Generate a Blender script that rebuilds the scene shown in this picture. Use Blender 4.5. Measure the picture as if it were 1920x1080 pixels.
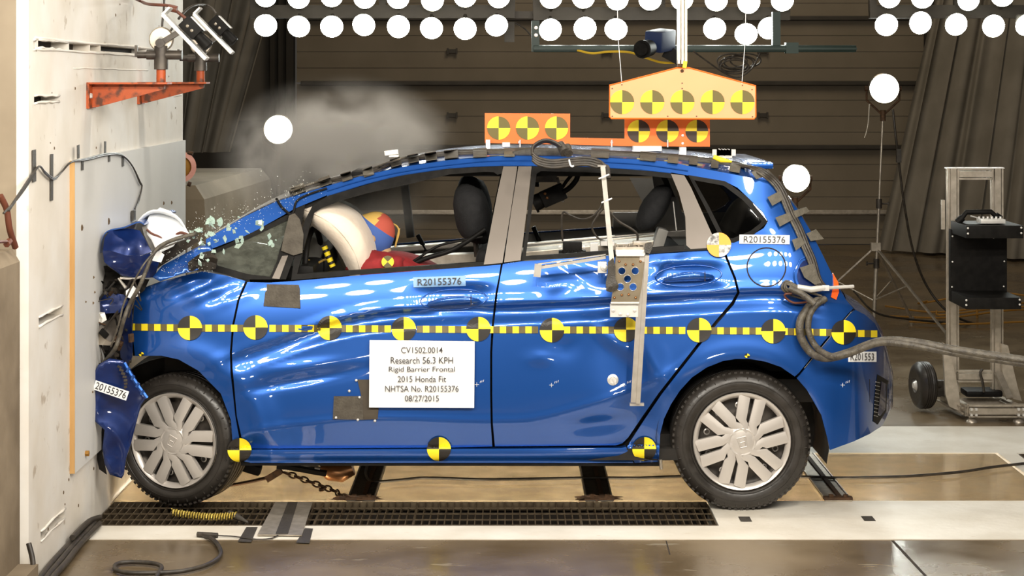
import bpy, bmesh, math, random
from mathutils import Vector, Matrix, Euler, noise
from mathutils.geometry import delaunay_2d_cdt
for o in list(bpy.data.objects): bpy.data.objects.remove(o)
S = bpy.context.scene
C = S.collection
PI = math.pi
random.seed(7)
# ---------------------------------------------------------------- camera (level, with vertical lens shift)
F, CX, CY, H = 3600.0, 955.0, 150.0, 1.857      # focal length in pixels of the 1920 px frame, principal point, eye height
cd = bpy.data.cameras.new('camera'); cam = bpy.data.objects.new('camera', cd); C.objects.link(cam)
cam.location = (0, 0, H); cam.rotation_euler = (PI/2, 0, 0)
cd.sensor_width = 36; cd.lens = F*36/1920
cd.shift_x = (960-CX)/1920; cd.shift_y = (CY-540)/1920
cd.clip_start = .1; cd.clip_end = 200
S.camera = cam
# ---------------------------------------------------------------- world, exposure
w = bpy.data.worlds.new('hall'); S.world = w; w.use_nodes = True
w.node_tree.nodes['Background'].inputs[0].default_value = (1.0, .90, .76, 1)
w.node_tree.nodes['Background'].inputs[1].default_value = .05
S.view_settings.view_transform = 'Standard'; S.view_settings.look = 'None'
S.view_settings.exposure = 0.0; S.view_settings.gamma = 1
S.view_settings.use_curve_mapping = False
# ---------------------------------------------------------------- lamp bank on the camera's side, pit and stand lamps, added fill lights
def area(name, loc, target, size, power, col=(1, .93, .82), shape='DISK', sy=None):
    l = bpy.data.lights.new(name, 'AREA'); l.shape = shape; l.size = size
    if sy: l.size_y = sy
    l.energy = power; l.color = col
    o = bpy.data.objects.new(name, l); C.objects.link(o); o.location = loc
    o.rotation_euler = (Vector(target)-Vector(loc)).to_track_quat('-Z', 'Y').to_euler()
    return o
for r in range(2):
    for k in range(17):
        area('flood_bank_lamp', (-2.3+k*.31+(r % 2)*.08, 5.2, 2.36+r*.46), (-1.9+k*.26, 8.5, .6), .19, 7.2)
for k in range(10): area('overhead_fill', (-2.2+k*.5, 8.6, 4.6), (-2.0+k*.45, 8.8, 0), .22, 11)  # added fill from above for the floor strips and roof gear
area('barrier_fill', (1.6, 6.4, 3.4), (-1.8, 8.4, 1.2), .28, 30)  # added unseen fill that brightens the barrier face
for k in range(4): area('pit_lamp', (-1.35+k*.95, 8.53, -.30), (-1.35+k*.95, 9.6, -.22), .5, 24, shape='RECTANGLE', sy=.18)
area('low_stand_flood', (-.9, 4.6, .75), (-.2, 8.4, .6), .22, 6)
area('low_stand_flood', (1.15, 4.6, .62), (.6, 8.4, .6), .22, 6)
area('hall_fill', (1.5, 16.5, 6.8), (1.5, 21.0, 1.5), 3.5, 145, col=(1, .84, .62))  # added unseen fill, lifts the roller door and back wall

# ---------------------------------------------------------------- object helpers
WO = {}
def P(px, py, Y): return Vector(((px-CX)*Y/F, Y, H-(py-CY)*Y/F))
def link(o, parent, origin):
    C.objects.link(o); WO[o.name] = Vector(origin)
    if parent is not None:
        o.parent = parent; o.location = Vector(origin)-WO[parent.name]
    else: o.location = origin
    return o
def tag(o, label=None, cat=None, group=None, kind=None):
    if label: o['label'] = label
    if cat: o['category'] = cat
    if group: o['group'] = group
    if kind: o['kind'] = kind
    return o
def thing(name, label, cat, loc, group=None):
    o = bpy.data.objects.new(name, None); o.empty_display_size = .05
    link(o, None, loc); return tag(o, label, cat, group)
class MB:
    def __init__(s): s.v = []; s.f = []; s.m = []; s.n = {}
    def add(s, vs, fs, mi=0):
        b = len(s.v); s.v += [Vector(p) for p in vs]
        s.f += [tuple(b+i for i in f) for f in fs]; s.m += [mi]*len(fs); return s
    def box(s, c, d, rot=None, mi=0, bev=0):
        c = Vector(c); hx, hy, hz = d[0]/2, d[1]/2, d[2]/2
        R = rot.to_matrix() if rot is not None and not isinstance(rot, Matrix) else rot
        if bev <= 0:
            vs = [Vector((x, y, z)) for x in (-hx, hx) for y in (-hy, hy) for z in (-hz, hz)]
            fs = [(0, 1, 3, 2), (4, 6, 7, 5), (0, 4, 5, 1), (2, 3, 7, 6), (0, 2, 6, 4), (1, 5, 7, 3)]
        else:
            bm = bmesh.new(); bmesh.ops.create_cube(bm, size=1)
            for v in bm.verts: v.co = Vector((v.co.x*d[0], v.co.y*d[1], v.co.z*d[2]))
            bmesh.ops.bevel(bm, geom=bm.edges[:], offset=min(bev, min(d)*.48), segments=5 if bev > .04 else 2, affect='EDGES', profile=.7)
            vs = [v.co.copy() for v in bm.verts]; fs = [tuple(v.index for v in f.verts) for f in bm.faces]; bm.free()
        if R is not None: vs = [R @ v for v in vs]
        return s.add([v+c for v in vs], fs, mi)
    def bar(s, p0, p1, wd, ht, mi=0, up=Vector((0, 0, 1)), bev=0):
        p0 = Vector(p0); p1 = Vector(p1); d = p1-p0; L = d.length; x = d.normalized()
        if abs(x.dot(up)) > .98: up = Vector((0, 1, 0))
        y = up.cross(x).normalized(); z = x.cross(y)
        return s.box((p0+p1)/2, (L, wd, ht), Matrix((x, y, z)).transposed(), mi, bev)
    def tube(s, pts, r, n=8, closed=False, mi=0, caps=True):
        pts = [Vector(p) for p in pts]; N = len(pts); rings = []; prev = None
        rr = r if isinstance(r, (list, tuple)) else [r]*N
        for i, p in enumerate(pts):
            if closed: t = pts[(i+1) % N]-pts[i-1]
            else: t = pts[min(i+1, N-1)]-pts[max(i-1, 0)]
            t.normalize()
            if prev is None:
                a = Vector((0, 0, 1)) if abs(t.z) < .9 else Vector((1, 0, 0))
                u = t.cross(a).normalized()
            else:
                u = prev-t*prev.dot(t); u = u.normalized() if u.length > 1e-6 else t.orthogonal().normalized()
            prev = u; v = t.cross(u)
            rings.append([p+(u*math.cos(2*PI*k/n)+v*math.sin(2*PI*k/n))*rr[i] for k in range(n)])
        vs = [q for ring in rings for q in ring]; fs = []
        for i in range(N if closed else N-1):
            a = i*n; b = ((i+1) % N)*n
            for k in range(n): fs.append((a+k, a+(k+1) % n, b+(k+1) % n, b+k))
        if caps and not closed: fs += [tuple(range(n))[::-1], tuple(range((N-1)*n, N*n))]
        return s.add(vs, fs, mi)
    def lathe(s, prof, org, axis=(0, 0, 1), n=24, mi=0, xref=None):
        """prof: list of (radius, height along axis)"""
        ax = Vector(axis).normalized(); org = Vector(org)
        u = Vector(xref).normalized() if xref is not None else ax.orthogonal().normalized()
        v = ax.cross(u); vs = []; fs = []
        for (r, h) in prof:
            for k in range(n): a = 2*PI*k/n; vs.append(org+ax*h+(u*math.cos(a)+v*math.sin(a))*max(r, 1e-4))
        for i in range(len(prof)-1):
            for k in range(n): fs.append((i*n+k, i*n+(k+1) % n, (i+1)*n+(k+1) % n, (i+1)*n+k))
        return s.add(vs, fs, mi)
    def cyl(s, p0, p1, r, n=14, mi=0): return s.tube([p0, p1], r, n, mi=mi)
    def prism(s, poly, fr, th, mi=0, mi_side=None):
        """poly: 2D points; fr(a,b,h)->world point; th thickness"""
        n = len(poly); vs = [fr(a, b, 0) for a, b in poly]+[fr(a, b, th) for a, b in poly]
        s.add(vs, [tuple(range(n)), tuple(range(2*n-1, n-1, -1))], mi)
        return s.add(vs, [(i, i+n, (i+1) % n+n, (i+1) % n) for i in range(n)], mi if mi_side is None else mi_side)
    def build(s, name, mats, parent=None, smooth=None, origin=None, normals=None, kind=None, recalc=True):
        if origin is None:
            xs = [v.x for v in s.v]; ys = [v.y for v in s.v]; zs = [v.z for v in s.v]
            origin = Vector(((min(xs)+max(xs))/2, (min(ys)+max(ys))/2, min(zs)))
        origin = Vector(origin)
        me = bpy.data.meshes.new(name); me.from_pydata([tuple(v-origin) for v in s.v], [], s.f)
        for m in (mats if isinstance(mats, (list, tuple)) else [mats]): me.materials.append(m)
        me.polygons.foreach_set('material_index', s.m)
        if recalc:
            bm = bmesh.new(); bm.from_mesh(me); bmesh.ops.recalc_face_normals(bm, faces=bm.faces[:]); bm.to_mesh(me); bm.free()
        if smooth is not None:
            me.polygons.foreach_set('use_smooth', [True]*len(me.polygons))
            if smooth < 3.1 and normals is None: me.set_sharp_from_angle(angle=smooth)
        if normals is not None: me.normals_split_custom_set_from_vertices(normals)
        me.update()
        o = bpy.data.objects.new(name, me); link(o, parent, origin)
        if kind: o['kind'] = kind
        return o
def crv(pts, k=8):
    """Catmull-Rom through pts"""
    pts = [Vector(p) for p in pts]; q = [pts[0]*2-pts[1]]+pts+[pts[-1]*2-pts[-2]]; out = []
    for i in range(1, len(q)-2):
        for j in range(k):
            t = j/k; a, b, c, d = q[i-1:i+3]
            out.append(.5*((2*b)+(c-a)*t+(2*a-5*b+4*c-d)*t*t+(3*b-a-3*c+d)*t**3))
    return out+[pts[-1]]
def itp(tab, x):
    if x <= tab[0][0]: return tab[0][1]
    for i in range(len(tab)-1):
        a, b = tab[i], tab[i+1]
        if x <= b[0]: return a[1]+(b[1]-a[1])*(x-a[0])/(b[0]-a[0])
    return tab[-1][1]
def sitp(tab, x):
    """smooth (Catmull-Rom on irregular knots) interpolation"""
    if x <= tab[0][0]:
        return tab[0][1]+(tab[1][1]-tab[0][1])/(tab[1][0]-tab[0][0])*(x-tab[0][0])
    if x >= tab[-1][0]:
        return tab[-1][1]+(tab[-1][1]-tab[-2][1])/(tab[-1][0]-tab[-2][0])*(x-tab[-1][0])
    n = len(tab)
    for i in range(n-1):
        if x <= tab[i+1][0]:
            x0, y0 = tab[i]; x1, y1 = tab[i+1]; h = x1-x0; t = (x-x0)/h
            def sl(j):
                a = tab[max(j-1, 0)]; b = tab[min(j+1, n-1)]; return (b[1]-a[1])/(b[0]-a[0])
            m0, m1 = sl(i)*h, sl(i+1)*h
            return (2*t**3-3*t*t+1)*y0+(t**3-2*t*t+t)*m0+(-2*t**3+3*t*t)*y1+(t**3-t*t)*m1
def ss(a, b, x):
    t = max(0, min(1, (x-a)/(b-a))); return t*t*(3-2*t)
# ---------------------------------------------------------------- materials
def mat(name, c1, c2=None, rough=.5, metal=0, scale=8, bump=0, coat=0, spec=.5, detail=4, bscale=None, rvar=0, stretch=(1, 1, 1), lo=.35, hi=.65, emis=None, alpha=1, sheen=0):
    m = bpy.data.materials.new(name); m.use_nodes = True; nt = m.node_tree; b = nt.nodes['Principled BSDF']
    b.inputs['Base Color'].default_value = (*c1, 1); b.inputs['Roughness'].default_value = rough; b.inputs['Metallic'].default_value = metal
    b.inputs['Coat Weight'].default_value = coat; b.inputs['Coat Roughness'].default_value = .03; b.inputs['Specular IOR Level'].default_value = spec
    if sheen: b.inputs['Sheen Weight'].default_value = sheen
    tc = nt.nodes.new('ShaderNodeTexCoord'); mp = nt.nodes.new('ShaderNodeMapping'); mp.inputs['Scale'].default_value = stretch
    nt.links.new(tc.outputs['Object'], mp.inputs[0])
    nz = nt.nodes.new('ShaderNodeTexNoise'); nz.inputs['Scale'].default_value = scale; nz.inputs['Detail'].default_value = detail
    nt.links.new(mp.outputs[0], nz.inputs['Vector'])
    if c2:
        r = nt.nodes.new('ShaderNodeValToRGB'); r.color_ramp.elements[0].position = lo; r.color_ramp.elements[1].position = hi
        r.color_ramp.elements[0].color = (*c1, 1); r.color_ramp.elements[1].color = (*c2, 1)
        nt.links.new(nz.outputs[0], r.inputs[0]); nt.links.new(r.outputs[0], b.inputs['Base Color'])
    if rvar:
        mr = nt.nodes.new('ShaderNodeMapRange'); mr.inputs[3].default_value = max(0, rough-rvar); mr.inputs[4].default_value = rough+rvar
        mr.inputs[1].default_value = .35; mr.inputs[2].default_value = .65
        nt.links.new(nz.outputs[0], mr.inputs[0]); nt.links.new(mr.outputs[0], b.inputs['Roughness'])
    if bump:
        n2 = nt.nodes.new('ShaderNodeTexNoise'); n2.inputs['Scale'].default_value = bscale or scale*4; n2.inputs['Detail'].default_value = 3
        nt.links.new(mp.outputs[0], n2.inputs['Vector'])
        bp = nt.nodes.new('ShaderNodeBump'); bp.inputs['Strength'].default_value = bump; bp.inputs['Distance'].default_value = .01
        nt.links.new(n2.outputs[0], bp.inputs['Height']); nt.links.new(bp.outputs[0], b.inputs['Normal'])
    if emis: b.inputs['Emission Color'].default_value = (*emis[0], 1); b.inputs['Emission Strength'].default_value = emis[1]
    if alpha < 1: b.inputs['Alpha'].default_value = alpha
    return m
def spotted(m, col, scale, lo, hi, amount=1.0, stretch=(1, 1, 1)):
    """adds a second layer of stains to a material's base colour"""
    nt = m.node_tree; b = nt.nodes['Principled BSDF']; src = b.inputs['Base Color'].links[0].from_socket if b.inputs['Base Color'].links else None
    tc = nt.nodes.new('ShaderNodeTexCoord'); mp = nt.nodes.new('ShaderNodeMapping'); mp.inputs['Scale'].default_value = stretch
    nt.links.new(tc.outputs['Object'], mp.inputs[0])
    nz = nt.nodes.new('ShaderNodeTexNoise'); nz.inputs['Scale'].default_value = scale; nz.inputs['Detail'].default_value = 6; nt.links.new(mp.outputs[0], nz.inputs['Vector'])
    mr = nt.nodes.new('ShaderNodeMapRange'); mr.inputs[1].default_value = lo; mr.inputs[2].default_value = hi; mr.inputs[4].default_value = amount
    nt.links.new(nz.outputs[0], mr.inputs[0])
    mx = nt.nodes.new('ShaderNodeMix'); mx.data_type = 'RGBA'; nt.links.new(mr.outputs[0], mx.inputs[0])
    if src: nt.links.new(src, mx.inputs[6])
    else: mx.inputs[6].default_value = b.inputs['Base Color'].default_value
    mx.inputs[7].default_value = (*col, 1); nt.links.new(mx.outputs[2], b.inputs['Base Color']); return m
def glassy(name, tint, gloss=.12, rough=.03, body=0.0, bodycol=(.5, .5, .4)):
    m = bpy.data.materials.new(name); m.use_nodes = True; nt = m.node_tree; nt.nodes.clear()
    out = nt.nodes.new('ShaderNodeOutputMaterial'); tr = nt.nodes.new('ShaderNodeBsdfTransparent'); tr.inputs[0].default_value = (*tint, 1)
    gl = nt.nodes.new('ShaderNodeBsdfGlossy'); gl.inputs['Roughness'].default_value = rough
    lw = nt.nodes.new('ShaderNodeLayerWeight'); lw.inputs[0].default_value = .5
    fr = nt.nodes.new('ShaderNodeMath'); fr.operation = 'POWER'; fr.inputs[1].default_value = 5; nt.links.new(lw.outputs['Facing'], fr.inputs[0])
    mt = nt.nodes.new('ShaderNodeMath'); mt.operation = 'ADD'; mt.inputs[1].default_value = gloss
    nt.links.new(fr.outputs[0], mt.inputs[0])
    df = nt.nodes.new('ShaderNodeBsdfDiffuse'); df.inputs[0].default_value = (*bodycol, 1)
    m1 = nt.nodes.new('ShaderNodeMixShader'); nt.links.new(tr.outputs[0], m1.inputs[1]); nt.links.new(df.outputs[0], m1.inputs[2])
    nz = nt.nodes.new('ShaderNodeTexNoise'); nz.inputs['Scale'].default_value = 9; nz.inputs['Detail'].default_value = 6
    mr = nt.nodes.new('ShaderNodeMapRange'); mr.inputs[1].default_value = .3; mr.inputs[2].default_value = .7; mr.inputs[3].default_value = body*.6; mr.inputs[4].default_value = body*1.4
    nt.links.new(nz.outputs[0], mr.inputs[0]); nt.links.new(mr.outputs[0], m1.inputs[0])
    m2 = nt.nodes.new('ShaderNodeMixShader'); nt.links.new(mt.outputs[0], m2.inputs[0]); nt.links.new(m1.outputs[0], m2.inputs[1]); nt.links.new(gl.outputs[0], m2.inputs[2])
    nt.links.new(m2.outputs[0], out.inputs[0]); return m
M = {}
M['paint'] = mat('blue_paint', (.010, .085, .37), rough=.33, metal=.55, coat=1, spec=.5, scale=300)
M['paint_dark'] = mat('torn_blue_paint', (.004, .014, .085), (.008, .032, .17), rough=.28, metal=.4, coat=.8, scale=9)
M['black'] = mat('black_trim', (.006, .0055, .005), (.011, .010, .009), rough=.5, scale=30, spec=.12)
M['satin'] = mat('satin_black_film', (.15, .13, .11), (.18, .155, .135), rough=.36, scale=3, metal=.35)
M['rubber'] = mat('tyre_rubber', (.022, .019, .016), (.034, .029, .025), rough=.36, scale=14, bump=.1, rvar=.08)
M['well'] = mat('wheel_well', (.006, .005, .004), (.02, .015, .01), rough=.8, scale=12)
M['hub'] = mat('silver_hubcap', (.56, .52, .48), (.62, .58, .54), rough=.36, metal=.45, scale=5)
M['steel'] = mat('black_steel_rim', (.035, .03, .027), (.10, .085, .07), rough=.45, metal=.5, scale=12)
M['alu'] = mat('aluminium', (.60, .56, .50), (.72, .68, .62), rough=.35, metal=.75, scale=20)
M['alud'] = mat('worn_aluminium', (.42, .37, .30), (.56, .5, .42), rough=.42, metal=.7, scale=25)
M['alug'] = mat('grey_aluminium', (.30, .28, .25), (.38, .36, .32), rough=.5, metal=.3, scale=20)
M['bright'] = mat('zinc_plate', (.68, .66, .62), (.8, .78, .74), rough=.4, metal=.4, scale=15)
M['bronze'] = mat('drilled_steel_plate', (.20, .165, .11), (.27, .22, .15), rough=.45, metal=.6, scale=14)
M['yellow'] = mat('target_yellow', (.93, .72, .02), rough=.5, scale=3)
M['ink'] = mat('target_black', (.018, .014, .010), rough=.45)
M['tapedk'] = mat('dark_band_print', (.10, .075, .02), (.13, .10, .03), rough=.5, scale=40)
M['white'] = mat('paper_white', (.86, .87, .88), (.90, .91, .92), rough=.6, scale=3)
M['text'] = mat('print_grey', (.05, .045, .045), rough=.7)
M['orange'] = mat('orange_sheet', (.90, .16, .012), (.95, .18, .015), rough=.45, scale=4)
M['orange2'] = mat('overlit_orange_sheet', (.92, .40, .17), (.95, .43, .19), rough=.5, scale=4)  # strong front light on the hanging board put into its colour
M['orange_paint'] = mat('orange_painted_steel', (.38, .06, .008), (.46, .085, .012), rough=.5, scale=12, bump=.1)
spotted(M['orange_paint'], (.06, .02, .008), 22, .5, .62, .9)
M['tape'] = mat('grey_cloth_tape', (.085, .075, .055), (.12, .105, .08), rough=.6, scale=40, bump=.2)
M['tapeb'] = mat('black_cloth_tape', (.035, .03, .024), (.06, .052, .042), rough=.5, scale=60, bump=.3)
M['cable'] = mat('black_cable', (.022, .018, .014), (.05, .04, .03), rough=.45, scale=30)
M['cableg'] = mat('taped_cable_loom', (.05, .042, .032), (.11, .095, .07), rough=.45, scale=40, bump=.3)
M['ycable'] = mat('yellow_cable', (.75, .48, .03), rough=.5)
M['ocable'] = mat('orange_cable', (.30, .14, .015), rough=.7)
M['rcable'] = mat('brown_cable', (.12, .035, .018), rough=.5)
M['bag'] = mat('airbag_fabric', (.74, .62, .50), (.80, .70, .58), rough=.85, scale=5, bump=.4, bscale=25, sheen=.3)
M['bag2'] = mat('pale_airbag_fabric', (.66, .66, .58), (.72, .72, .65), rough=.85, scale=5)
M['seat'] = mat('black_seat_cloth', (.004, .004, .005), (.008, .008, .009), rough=.9, scale=40, bump=.3)
M['greyp'] = mat('grey_plastic', (.22, .21, .19), (.27, .26, .24), rough=.6, scale=6)
M['red'] = mat('dark_red_shirt', (.20, .008, .010), (.28, .014, .016), rough=.85, scale=20, bump=.4, bscale=18)
M['skin'] = mat('dummy_vinyl', (.45, .28, .14), (.52, .33, .17), rough=.5, scale=6)
M['dblue'] = mat('dummy_chalk_blue', (.05, .11, .36), rough=.8)
M['dred'] = mat('dummy_chalk_red', (.45, .08, .05), rough=.8)
M['dyel'] = mat('dummy_chalk_yellow', (.62, .40, .10), rough=.8)
M['conc'] = mat('painted_barrier', (.62, .57, .49), (.72, .67, .60), rough=.75, scale=3.0, bump=.25, bscale=9)
spotted(M['conc'], (.74, .72, .68), 2.2, .45, .62, .8); spotted(M['conc'], (.30, .22, .14), 11, .66, .72, .6)
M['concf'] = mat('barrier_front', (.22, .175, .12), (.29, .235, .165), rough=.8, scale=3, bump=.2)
M['concb'] = mat('raw_concrete', (.16, .12, .075), (.25, .195, .13), rough=.8, scale=4, bump=.3, bscale=14, detail=8)
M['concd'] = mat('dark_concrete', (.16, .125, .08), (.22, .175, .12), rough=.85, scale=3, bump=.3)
M['floor'] = mat('polished_concrete', (.105, .075, .043), (.20, .15, .092), rough=.28, scale=1.6, detail=9, bump=.06, rvar=.12, bscale=20)
spotted(M['floor'], (.34, .30, .23), 5, .66, .74, .5, (1, 3, 1)); spotted(M['floor'], (.07, .045, .025), 2.3, .58, .72, .6)
M['wpaint'] = mat('white_floor_paint', (.66, .61, .52), (.78, .74, .66), rough=.4, scale=4, bump=.12, bscale=30, detail=7)
spotted(M['wpaint'], (.40, .30, .18), 14, .66, .76, .6, (1, 4, 1))
M['pit'] = mat('pit_floor', (.36, .29, .19), (.50, .42, .29), rough=.6, scale=2.5, detail=7)
M['dark'] = mat('dark_void', (.012, .009, .006), (.03, .02, .012), rough=.8, scale=9)
M['grate'] = mat('galvanised_grating', (.07, .05, .03), (.12, .09, .055), rough=.5, metal=.4, scale=30)
M['ply'] = mat('plywood_edge', (.46, .25, .08), (.62, .38, .15), rough=.7, scale=18, stretch=(1, 1, .1))
M['board'] = mat('painted_board', (.62, .61, .58), (.68, .67, .64), rough=.5, scale=1.6, bump=.05)
M['pock'] = mat('chipped_dark_mark', (.08, .05, .025), (.16, .1, .05), rough=.9, scale=40)
M['door'] = mat('roller_door_panel', (.20, .165, .115), (.23, .19, .135), rough=.6, scale=2)
M['doorrib'] = mat('dark_door_strut', (.05, .042, .032), (.065, .055, .042), rough=.5, scale=6, metal=.3)
M['curtain'] = mat('grey_curtain', (.20, .18, .145), (.25, .225, .185), rough=.9, scale=3, bump=.2)
M['wall'] = mat('back_wall_grey', (.10, .09, .075), (.12, .108, .09), rough=.85, scale=2)
M['wallb'] = mat('back_wall_dark', (.035, .03, .024), rough=.85)
M['green'] = mat('dark_green_beam', (.006, .022, .016), (.010, .03, .022), rough=.4, metal=.2, scale=5)
M['camblue'] = mat('camera_blue', (.008, .022, .085), rough=.5)
M['lamp'] = mat('lamp_glow', (1, 1, 1), rough=.3, emis=((.95, 1.0, .94), 42))
M['lamprim'] = mat('lamp_rim', (.45, .42, .36), rough=.3, metal=.8)
M['copper'] = mat('copper_shield', (.52, .24, .10), (.30, .16, .08), rough=.3, metal=.8, scale=10)
M['rust'] = mat('rusty_iron', (.05, .028, .015), (.11, .055, .025), rough=.7, metal=.4, scale=60)
M['shard'] = glassy('broken_glass', (.62, .78, .70), gloss=.18, rough=.08, body=.65, bodycol=(.62, .80, .72))
M['pane'] = glassy('tinted_pane', (.22, .21, .19), gloss=.05)
M['crack'] = glassy('crazed_windscreen', (.35, .36, .32), gloss=.0, rough=.4, body=.4, bodycol=(.17, .18, .15))
M['cover'] = glassy('clear_cover', (.86, .82, .74), gloss=.05, rough=.12, body=.34, bodycol=(.56, .46, .31))
M['clear'] = glassy('clear_lens', (.9, .9, .88), gloss=.15, body=.1)
M['taillamp'] = mat('tail_lamp_red', (.85, .11, .02), rough=.2, coat=1, emis=((1, .15, .02), .25))
M['fabric'] = mat('dark_patch_cloth', (.06, .05, .038), (.09, .078, .06), rough=.8, scale=25, bump=.4)
M['fabric2'] = mat('brown_patch_cloth', (.055, .043, .028), (.065, .05, .034), rough=.7, scale=25)  # slightly darker, browner cloth than the other patches
# ================================================================ THE SETTING
def struct(mb, name, mats, parent=None, smooth=None, kind='structure'):
    o = mb.build(name, mats, parent, smooth=smooth)
    if parent is None: o['kind'] = kind
    return o
def fl(x0, x1, y0, y1, z0, z1, mb=None, mi=0):
    mb = mb or MB(); return mb.box(((x0+x1)/2, (y0+y1)/2, (z0+z1)/2), (x1-x0, y1-y0, z1-z0), mi=mi)
WX = -1.76                                   # struck face of the barrier
Y1, Y2, Y3, Y4, Y5 = 7.755, 7.987, 8.455, 9.55, 10.28
m = MB()
fl(-6, 12, 2.5, Y1, -.5, 0, m); fl(-6, 14, Y5, 26, -.5, 0, m)
floor = struct(m, 'floor', M['floor'])
m = MB(); fl(WX, 8, Y1, Y2, -.5, .003, m); fl(.872, 8, Y2, 8.44, -.5, .003, m); fl(WX, 8, Y4, Y5, -.5, .003, m)
fl(2.43, 2.52, 8.44, Y4, -.5, .003, m); fl(.872, 2.43, 8.44, Y3+.02, -.5, .0, m)
m.build('white_painted_strip', M['wpaint'], floor)
m = MB(); fl(WX, .872, Y2, Y3, -.5, -.42, m); fl(WX, .872, Y3, Y3+.01, -.42, -.03, m); fl(2.52, 8, 8.44, Y4, -.5, -.42, m)
m.build('trench_bottom', M['dark'], floor)
m = MB(); fl(WX, 2.43, Y3+.01, Y4, -.5, -.44, m); fl(WX, 2.43, Y4-.012, Y4-.002, -.44, -.012, m); fl(WX, WX+.01, Y3+.02, Y4-.02, -.44, -.012, m); fl(2.42, 2.43, Y3+.02, Y4-.02, -.44, -.012, m); m.build('pit_bottom', M['pit'], floor)
m = MB(); fl(-1.7, 4, Y1-.012, Y1-.006, -.01, .0005, m); m.build('paint_edge', M['concb'], floor)
# floor joint and chipped marks
m = MB(); m.bar(P(1674, 1014, 6685/864), P(1740, 1085, 6685/935), .012, .0015); m.build('joint', M['dark'], floor)
m = MB(); m.bar(P(1249, 1014, 6685/864), P(1256, 1040, 6685/890), .005, .0012); m.build('crack', M['dark'], floor)
for cx, cy in ((1397, 975), (1628, 974)):
    Yc_ = 6685/(cy-150); p = P(cx, cy, Yc_); m = MB()
    m.add([(p.x-.024, p.y+.045, .0045), (p.x+.024, p.y+.045, .0045), (p.x+.024, p.y-.045, .0045), (p.x-.024, p.y-.045, .0045)], [(0, 1, 2, 3)])
    o = m.build('tape_square', M['tapeb'], None); tag(o, 'small dark tape square on the white floor strip, ' + ('nearer the rear wheel' if cx < 1500 else 'right of the other, below the plate'), 'tape')
# clear cover sheets over the pit, their metal bars
xs_ = [-1.75, -.655, .397, 1.45, 2.42]
for i in range(4):
    m = MB(); m.box(((xs_[i]+xs_[i+1])/2, (Y3+Y4)/2+.01, -.004), (xs_[i+1]-xs_[i]-.01, Y4-Y3-.03, .008))
    m.build('cover_sheet', M['cover'], floor)
for i, (x, wd, mt) in enumerate(((-.655, .125, 'fabric'), (.397, .125, 'fabric'), (1.45, .12, 'alud'))):
    m = MB(); m.box((x, (Y3+Y4)/2, .004), (wd, Y4-Y3+.0, .008), bev=.002)
    m.box((x+.012, (Y3+Y4)/2, .011), (.02, Y4-Y3-.06, .01), mi=1)
    for sx in (-1, 1):
        m.box((x+sx*wd*.46, (Y3+Y4)/2, .010), (.006, Y4-Y3-.04, .006), mi=2)
    m.box((x, Y3+.02, .012), (wd*1.05, .04, .012), mi=1)
    for sx in (-.03, .035): m.cyl((x+sx, Y3+.02, .01), (x+sx, Y3+.02, .028), .012, 6, mi=1)
    o = m.build('cover_joint_bar', [M[mt], M['rust'], M['alu']], floor)
# gratings
def grating(x0, x1, y0, y1, top=0.0, px=.0315, py=.1, name='grating'):
    m = MB(); n = int((x1-x0)/px)
    for k in range(n+1):
        x = x0+k*(x1-x0)/n; fl(x-.0022, x+.0022, y0, y1, top-.03, top, m)
    ny = int((y1-y0)/py)
    for k in range(ny+1):
        y = y0+k*(y1-y0)/ny; fl(x0, x1, y-.0025, y+.0025, top-.004, top+.001, m)
    fl(x0, x1, y0-.004, y0+.004, top-.035, top+.003, m); fl(x0, x1, y1-.004, y1+.004, top-.035, top, m)
    return m.build(name, M['grate'], floor)
grating(WX+.02, -.82, Y2+.015, Y3-.01); grating(-.815, -.405, Y2+.015, Y3-.01); grating(-.40, .30, Y2+.015, Y3-.01); grating(.305, .865, Y2+.015, Y3-.01)
grating(2.53, 3.2, 8.46, Y4-.02)
# ---- barrier (left)
def slab_face(ys, zs, holes, X, depth):
    """face in the plane x=X looking to +x, with rectangular holes cut in and recessed"""
    m = MB(); Ys = sorted(set(ys+[h[0] for h in holes]+[h[1] for h in holes])); Zs = sorted(set(zs+[h[2] for h in holes]+[h[3] for h in holes]))
    for i in range(len(Ys)-1):
        for j in range(len(Zs)-1):
            cy, cz = (Ys[i]+Ys[i+1])/2, (Zs[j]+Zs[j+1])/2
            if any(h[0] < cy < h[1] and h[2] < cz < h[3] for h in holes): continue
            m.add([(X, Ys[i], Zs[j]), (X, Ys[i+1], Zs[j]), (X, Ys[i+1], Zs[j+1]), (X, Ys[i], Zs[j+1])], [(0, 1, 2, 3)])
    for a, b, c, d in holes:
        q = [(a, c), (b, c), (b, d), (a, d)]; D = X-depth
        m.add([(X, *p) for p in q]+[(D, *p) for p in q], [(0, 1, 5, 4), (1, 2, 6, 5), (2, 3, 7, 6), (3, 0, 4, 7)])
        m.add([(D, *p) for p in q], [(0, 1, 2, 3)], 1)
    return m
holes = [(7.10, 7.14, 1.97, 2.008), (7.17, 7.66, 1.976, 2.008), (7.675, 8.05, 1.976, 2.006), (8.06, 8.25, 1.98, 2.004), (8.27, 9.30, 1.982, 2.006), (9.32, 10.28, 1.982, 2.004),
         (7.11, 7.50, 1.772, 1.797), (10.08, 10.30, 1.775, 1.80), (7.18, 7.56, .935, .972), (7.21, 7.60, .125, .162)]
m = slab_face([7.03, 10.35], [-.02, 4.2], holes, WX, .07)
m.add([(WX, 7.03, -.02), (WX, 7.03, 4.2), (WX-.035, 6.99, 4.2), (WX-.035, 6.99, -.02)],
      [(0, 3, 2, 1)])
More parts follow.
